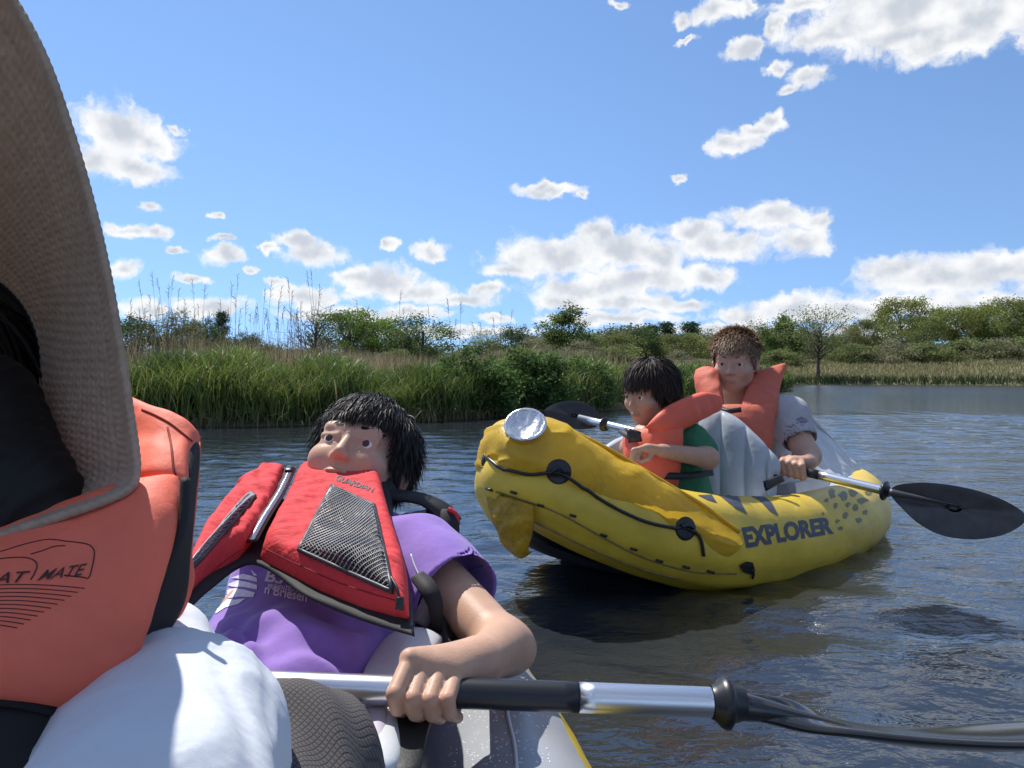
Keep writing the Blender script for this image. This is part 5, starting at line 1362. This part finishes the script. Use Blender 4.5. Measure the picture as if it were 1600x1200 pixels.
v, f = tube([P(700, 795, 1.165), P(712, 803, 1.165), P(716, 820, 1.165)], .004, 6, 8); mk('red_piping', v, f, M_red, pfd)
v, f = ribbon([P(590, 744, 1.20), P(603, 776, 1.16), P(606, 812, 1.10)], .016, (.6, -.5, .5), .006, 14); mk('collar_binding', v, f, M_lining, pfd)
# ================================================================== PERSON IN THE STRAW HAT, CLOSE TO THE LENS
hc = P(-170, 655, .615)
hat_p = Person('person', 'person in straw hat, orange life vest and white shirt at the left edge', (-.55, .55, .2), (.50, .30, .21), hc, (-.25, -.90, .25), (0, .45, .88), .98)
nk = hat_p.wld((0, .03, -.11)); ls = P(235, 1060, .60); lh = P(215, 1340, .36); rs = P(-420, 1040, .56)
hat_p.body([cap(nk, hat_p.wld((0, .02, -.03)), .052, .05), cap(nk, P(-110, 1000, .66), .06, .11), cap(P(-110, 1000, .66), P(-120, 1500, .60), .12, .12), cap(ls, rs, .038), cap(ls, lh, .038, .036), cap(lh, P(300, 1600, .22), .036, .026), cap(rs, P(-560, 1400, .5), .045, .04)],
           *bb([hc + .12, hc - .12, ls, lh, P(-120, 1500, .60), P(-560, 1400, .5), P(300, 1600, .22)], .13), .004, .03)
hat_p.brows(M_hair, 9)
hat_p.hair(M_hair, 12000, lambda p: np.full(len(p), .17), 31, hairline(.05, -.04, -.09), whorl_flow((0, .0, .14), (0, .25, -.8)), (.013, .010, .009), .06, .75, .0014, steps=10, jitter=.06)
hm = union([cap(hat_p.wld((.06, .03, -.02)), P(-40, 800, .535), .05, .045), cap(P(-40, 640, .57), P(15, 790, .53), .045, .042), cap(P(15, 790, .53), P(-60, 870, .50), .035, .03)], .03)
v, f = surfnet(lambda p: hm(p) - .0011 * np.sin(p[:, 0] * 620 + 20 * np.sin(p[:, 2] * 16) + 3 * np.sin(p[:, 0] * 130)), *bb([hat_p.wld((.06, .03, -.02)), P(15, 800, .53), P(-60, 870, .50)], .09), .003)
mk('hair_fall', v, f, M_hair, hat_p.root, col=np.tile((.012, .010, .009), (len(v), 1)))  # hair mass whose near-black also stands in for the hat's shade
# white shirt: the shoulder and sleeve reaching towards the lens
M_wshirt = mat('white_cotton', (.58, .61, .66), .9, noise=(14, .04), bump=(16, .5, .012, (1, 1, .35)), bump2=(1300, .35, .0004))
sf = union([cap(P(205, 1068, .62), P(262, 1180, .50), .060, .070), cap(P(262, 1180, .50), lh, .070, .066), cap(P(-110, 1010, .67), P(-120, 1500, .61), .125, .13), cap(P(205, 1062, .62), rs, .066), cap(rs, P(-520, 1300, .5), .062, .06)], .03)
def whit(p):
    d = sf(p); x, y, zz = p[:, 0], p[:, 1], p[:, 2]
    w1 = np.sin(62 * x + 38 * zz + 2.2 * np.sin(30 * y) + 1.2 * np.sin(75 * zz)); w2 = np.sin(105 * x + 60 * y - 35 * zz + 1.8 * np.sin(50 * zz))
    return d - .0018 * (1 - np.abs(w1)) ** 2 * (w1 > -.6) - .0009 * w2 - .0010 * (1 - np.abs(w2)) ** 3
v, f = surfnet(whit, *bb([P(205, 1062, .62), lh, rs, P(-120, 1500, .61), P(-520, 1300, .5)], .15), .0045)
mk('shirt', v, f, M_wshirt, hat_p.root)
# orange life vest
M_orange3 = mat('coral_orange_nylon', (.86, .165, .095), .66, noise=(9, .10), bump=(22, .4, .008), bump2=(700, .3, .0006), transl=.06)
vest = thing('life_vest', 'orange foam life vest with printed boat emblem worn by the person in the straw hat', 'life vest', P(60, 960, .5))
v, f = pillow(px_grid([[(-260, 912, .468), (-100, 880, .490), (60, 822, .520), (170, 784, .545), (285, 745, .562)],
                       [(-260, 945, .437), (-100, 930, .45), (60, 890, .475), (170, 856, .505), (280, 825, .53)],
                       [(-260, 1000, .425), (-100, 1000, .435), (50, 985, .45), (150, 965, .475), (226, 945, .505)],
                       [(-260, 1080, .42), (-100, 1082, .43), (20, 1092, .44), (100, 1108, .455), (162, 1112, .48)]]), 90, 110, .020, .6, 10, .0022, 34, 4)
fpan = mk('front_panel', v, f, M_orange3, vest)
v, f = pillow(px_grid([[(-60, 640, .70), (80, 610, .69), (190, 618, .66), (255, 645, .63), (314, 682, .615)], [(-60, 720, .68), (80, 700, .66), (180, 690, .63), (250, 705, .60), (302, 728, .59)],
                       [(-60, 800, .65), (80, 775, .62), (170, 765, .59), (245, 772, .56), (296, 785, .56)]]), 60, 80, .014, .7, 14, .005, 30, 8)
col = mk('collar', v, f, M_orange3, vest, label='orange collar pad with a stitched seam')
CBV = bvh_of(col)
lines_on('stitching', CBV, [[(222, 640), (245, 650), (270, 665), (300, 690)]], .0009, mat('dark_thread', (.25, .03, .015), .8), col, off=.0004)
lines_on('stitching', CBV, [[(262, 668), (268, 700), (272, 735), (285, 770)]], .0009, mat('dark_thread', (.25, .03, .015), .8), col, off=.0004)
# black side wall and lining of the panel
v, f = pillow(px_grid([[(290, 690, .60), (300, 688, .605), (309, 690, .61)], [(280, 770, .555), (288, 770, .565), (297, 772, .58)], [(262, 850, .525), (275, 855, .54), (290, 858, .56)], [(222, 950, .505), (250, 945, .53), (278, 950, .56)], [(160, 1110, .48), (180, 1080, .50), (205, 1050, .53)]]), 60, 20, .006, .8, 8)
mk('side_wall', v, f, M_lining, vest, label='black side wall of the foam panel')
v, f = pillow(px_grid([[(296, 695, .62), (306, 690, .622), (314, 690, .625)], [(286, 790, .60), (293, 790, .605), (299, 795, .61)], [(278, 860, .59), (286, 862, .595), (292, 866, .60)], [(276, 905, .585), (288, 908, .59), (296, 915, .595)], [(262, 975, .58), (270, 972, .585), (278, 965, .59)]]), 50, 14, .006, .8)
mk('back_panel', v, f, M_orange3, vest)
v, f = pillow(px_grid([[(-260, 1090, .435), (-80, 1090, .445), (60, 1098, .455), (140, 1114, .475)], [(-260, 1160, .43), (-80, 1160, .44), (50, 1165, .45), (125, 1170, .47)], [(-260, 1260, .42), (-80, 1260, .43), (40, 1260, .44), (115, 1260, .46)]]), 30, 50, .010, .6, 8)
mk('waist_band', v, f, M_lining, vest, label='black waist band below the orange panel')
e = catmull([P(290, 748, .54), P(281, 832, .522), P(228, 948, .503), P(164, 1114, .478), P(100, 1111, .453), P(20, 1095, .438), P(-100, 1085, .428)], 60); v, f = tube(e, .0035, 6); mk('binding', v, f, M_lining, vest)
FB = bvh_of(fpan); M_ink = mat('black_ink', (.045, .012, .010), .7, noise=(200, .5))
text_on('vest_lettering', 'BOAT', FB, [(-58, 917), (40, 910), (48, 893), (-50, 898)], M_ink, vest, bold=.004, shear=.2, off=.0008)
text_on('vest_lettering', 'MATE', FB, [(58, 908), (130, 899), (136, 881), (70, 892)], M_ink, vest, bold=.004, shear=.2, off=.0008)
L1 = [[(-60, 875), (0, 862), (40, 850), (75, 843), (105, 846), (135, 850), (146, 858), (147, 870), (143, 890), (138, 903), (128, 902), (100, 899)], [(-70, 890), (-30, 878), (0, 873), (35, 871), (52, 875), (58, 884), (54, 896), (48, 906)], [(48, 866), (65, 861), (85, 854), (102, 853)]]
lines_on('emblem', FB, L1, .00038, M_ink, vest, off=.0002)
L2 = []
for i in range(11):
    y0 = 912 + i * 6.2; x1 = 132 - i * 10.5
    L2.append([(-80 + (x1 + 80) * q, y0 + 4 - 5 * math.sin(q * 3.6 - .6) + 4 * q) for q in np.linspace(0, 1, 8)])
for l in L2: lines_on('emblem_line', FB, [l], .00028, M_ink, vest, off=.0002)
text_on('vest_lettering', 'WATER SPORTS', FB, [(-50, 926), (122, 911), (124, 904), (-48, 918)], M_ink, vest, bold=.0, shear=.2, off=.0008) if False else None

# straw hat ----------------------------------------------------------------
hat = thing('straw_hat', 'wide brimmed knitted straw hat filling the left edge of the view', 'hat', P(-120, 420, .55))
edge = [(-330, -190, .47), (-170, -190, .47), (-40, -90, .485), (22, 0, .50), (70, 92, .51), (108, 200, .52), (140, 310, .53), (166, 420, .535), (188, 540, .54), (203, 640, .54), (212, 700, .535), (214, 735, .53), (206, 760, .52), (175, 778, .51), (90, 808, .49), (0, 838, .475), (-120, 880, .455), (-260, 860, .44), (-380, 720, .43), (-450, 480, .43), (-470, 200, .44), (-430, -40, .455)]
EDG = np.array([P(*q) for q in edge]); n = 260
EDc = catmull(np.concatenate([EDG[-2:], EDG, EDG[:3]]), 4000)
i0 = int(4000 * 2 / (len(EDG) + 4)); i1 = int(4000 * (len(EDG) + 2) / (len(EDG) + 4)); EDc = EDc[i0:i1]
sl_ = np.concatenate([[0], np.cumsum(np.linalg.norm(np.diff(EDc, axis=0), axis=1))]); EDc = np.array([np.interp(np.linspace(0, sl_[-1], n, endpoint=False), sl_, EDc[:, k]) for k in range(3)]).T
ic = P(-135, 600, .63); e1 = np.array((1., .12, 0)); e2 = np.array((0, .25, 1.)); e1 /= np.linalg.norm(e1); e2 /= np.linalg.norm(e2); axn = np.cross(e1, e2); axn = axn if axn[1] > 0 else -axn
dirs = EDc - EDc.mean(0); ang = np.arctan2(dirs @ e2, dirs @ e1)
INc = ic + .098 * (np.cos(ang)[:, None] * e1 + np.sin(ang)[:, None] * e2 * 1.1)
def straw_mat():
    m = bpy.data.materials.new('straw_knit'); m.use_nodes = True; N, L = m.node_tree.nodes, m.node_tree.links; b = N['Principled BSDF']; out = N['Material Output']
    b.inputs['Roughness'].default_value = .75
    uv = N.new('ShaderNodeUVMap'); sp = N.new('ShaderNodeSeparateXYZ'); L.new(uv.outputs[0], sp.inputs[0])
    nz = N.new('ShaderNodeTexNoise'); nz.inputs['Scale'].default_value = 90; tc = N.new('ShaderNodeTexCoord'); L.new(tc.outputs['Object'], nz.inputs['Vector'])
    mx = N.new('ShaderNodeMixRGB'); L.new(nz.outputs['Fac'], mx.inputs[0]); mx.inputs[1].default_value = (.40, .29, .20, 1); mx.inputs[2].default_value = (.62, .50, .38, 1)
    L.new(mx.outputs[0], b.inputs['Base Color'])
    bp = N.new('ShaderNodeBump'); bp.inputs['Strength'].default_value = .5; bp.inputs['Distance'].default_value = .0015
    n2 = N.new('ShaderNodeTexNoise'); n2.inputs['Scale'].default_value = 420; L.new(tc.outputs['Object'], n2.inputs['Vector']); L.new(n2.outputs['Fac'], bp.inputs['Height']); L.new(bp.outputs[0], b.inputs['Normal'])
    t = N.new('ShaderNodeBsdfTranslucent'); L.new(mx.outputs[0], t.inputs['Color']); ms = N.new('ShaderNodeMixShader'); ms.inputs[0].default_value = .26
    L.new(b.outputs[0], ms.inputs[1]); L.new(t.outputs[0], ms.inputs[2]); L.new(ms.outputs[0], out.inputs['Surface'])
    return m
M_straw = straw_mat()
def brim():
    na, nr = 1040, 150
    A = np.linspace(0, n, na, endpoint=False)
    def per(c): return np.array([np.interp(A, np.arange(n + 1), np.append(c[:, k], c[0, k])) for k in range(3)]).T
    Ed, In = per(EDc), per(INc)
    mid = (Ed + In) / 2 + axn * .012
    rings = np.linspace(0, 1, nr); V = []
    rows = 26.0
    for r in rings:
        c = (1 - r) ** 2 * In + 2 * r * (1 - r) * mid + r * r * Ed
        V.append(c)
    V = np.array(V)                      # nr, na, 3
    du = np.gradient(V, axis=0); dv = np.roll(V, -1, 1) - np.roll(V, 1, 1); nn = np.cross(du, dv); nn /= np.linalg.norm(nn, axis=2)[..., None]
    if nn[nr // 2, 100, 1] > 0: nn = -nn  # towards the lens side
    s = np.linspace(0, 1, na, endpoint=False)[None]; rr = rings[:, None]
    k = rr * rows; fr = k - np.floor(k); rowi = np.floor(k)
    st = 150.0
    tw = np.sin(2 * np.pi * (s * st + .5 * (rowi % 2)) + (fr - .5) * 2.6 * np.where(rowi % 2 == 0, 1, -1))
    h = .0011 * np.sqrt(np.clip(1 - (2 * fr - 1) ** 2, 0, 1)) + .0007 * tw * np.clip(1 - (2 * fr - 1) ** 2, 0, 1)
    hem = rr > .91
    h = np.where(hem, .0022 + .0006 * np.sin(2 * np.pi * s * 190 + np.abs(rr - .955) * 70), h)
    top = V + nn * h[..., None]; bot = V - nn * (.0022 + .4 * h)[..., None]
    W_ = np.concatenate([top, bot[::-1]], 0); nn_ = len(W_)
    return W_.reshape(-1, 3), grid_faces(nn_, na, True, True)
v, f = brim(); mk('brim', v, f, M_straw, hat)
# crown, closed behind the brim
th = np.linspace(0, 1, 26); rows = []
for q in th:
    rr = math.sqrt(max(0, 1 - max(0, (q - .55) / .45) ** 2)) if q > .55 else 1.0
    rows.append(ic + (INc - ic) * max(rr, .002) + axn * (.13 * q) + np.array((0, 0, .03 * q)))
M_crown = mat('crown_straw', (.40, .30, .21), .8, noise=(90, .3), bump=(260, .6, .002))
mk('crown', np.array(rows).reshape(-1, 3), grid_faces(26, n, wrap_m=True), M_crown, hat)
v, f = tube(np.concatenate([INc, INc[:1]]) + axn * .004, .004, 6, caps=False); mk('sweatband', v, f, M_lining, hat)
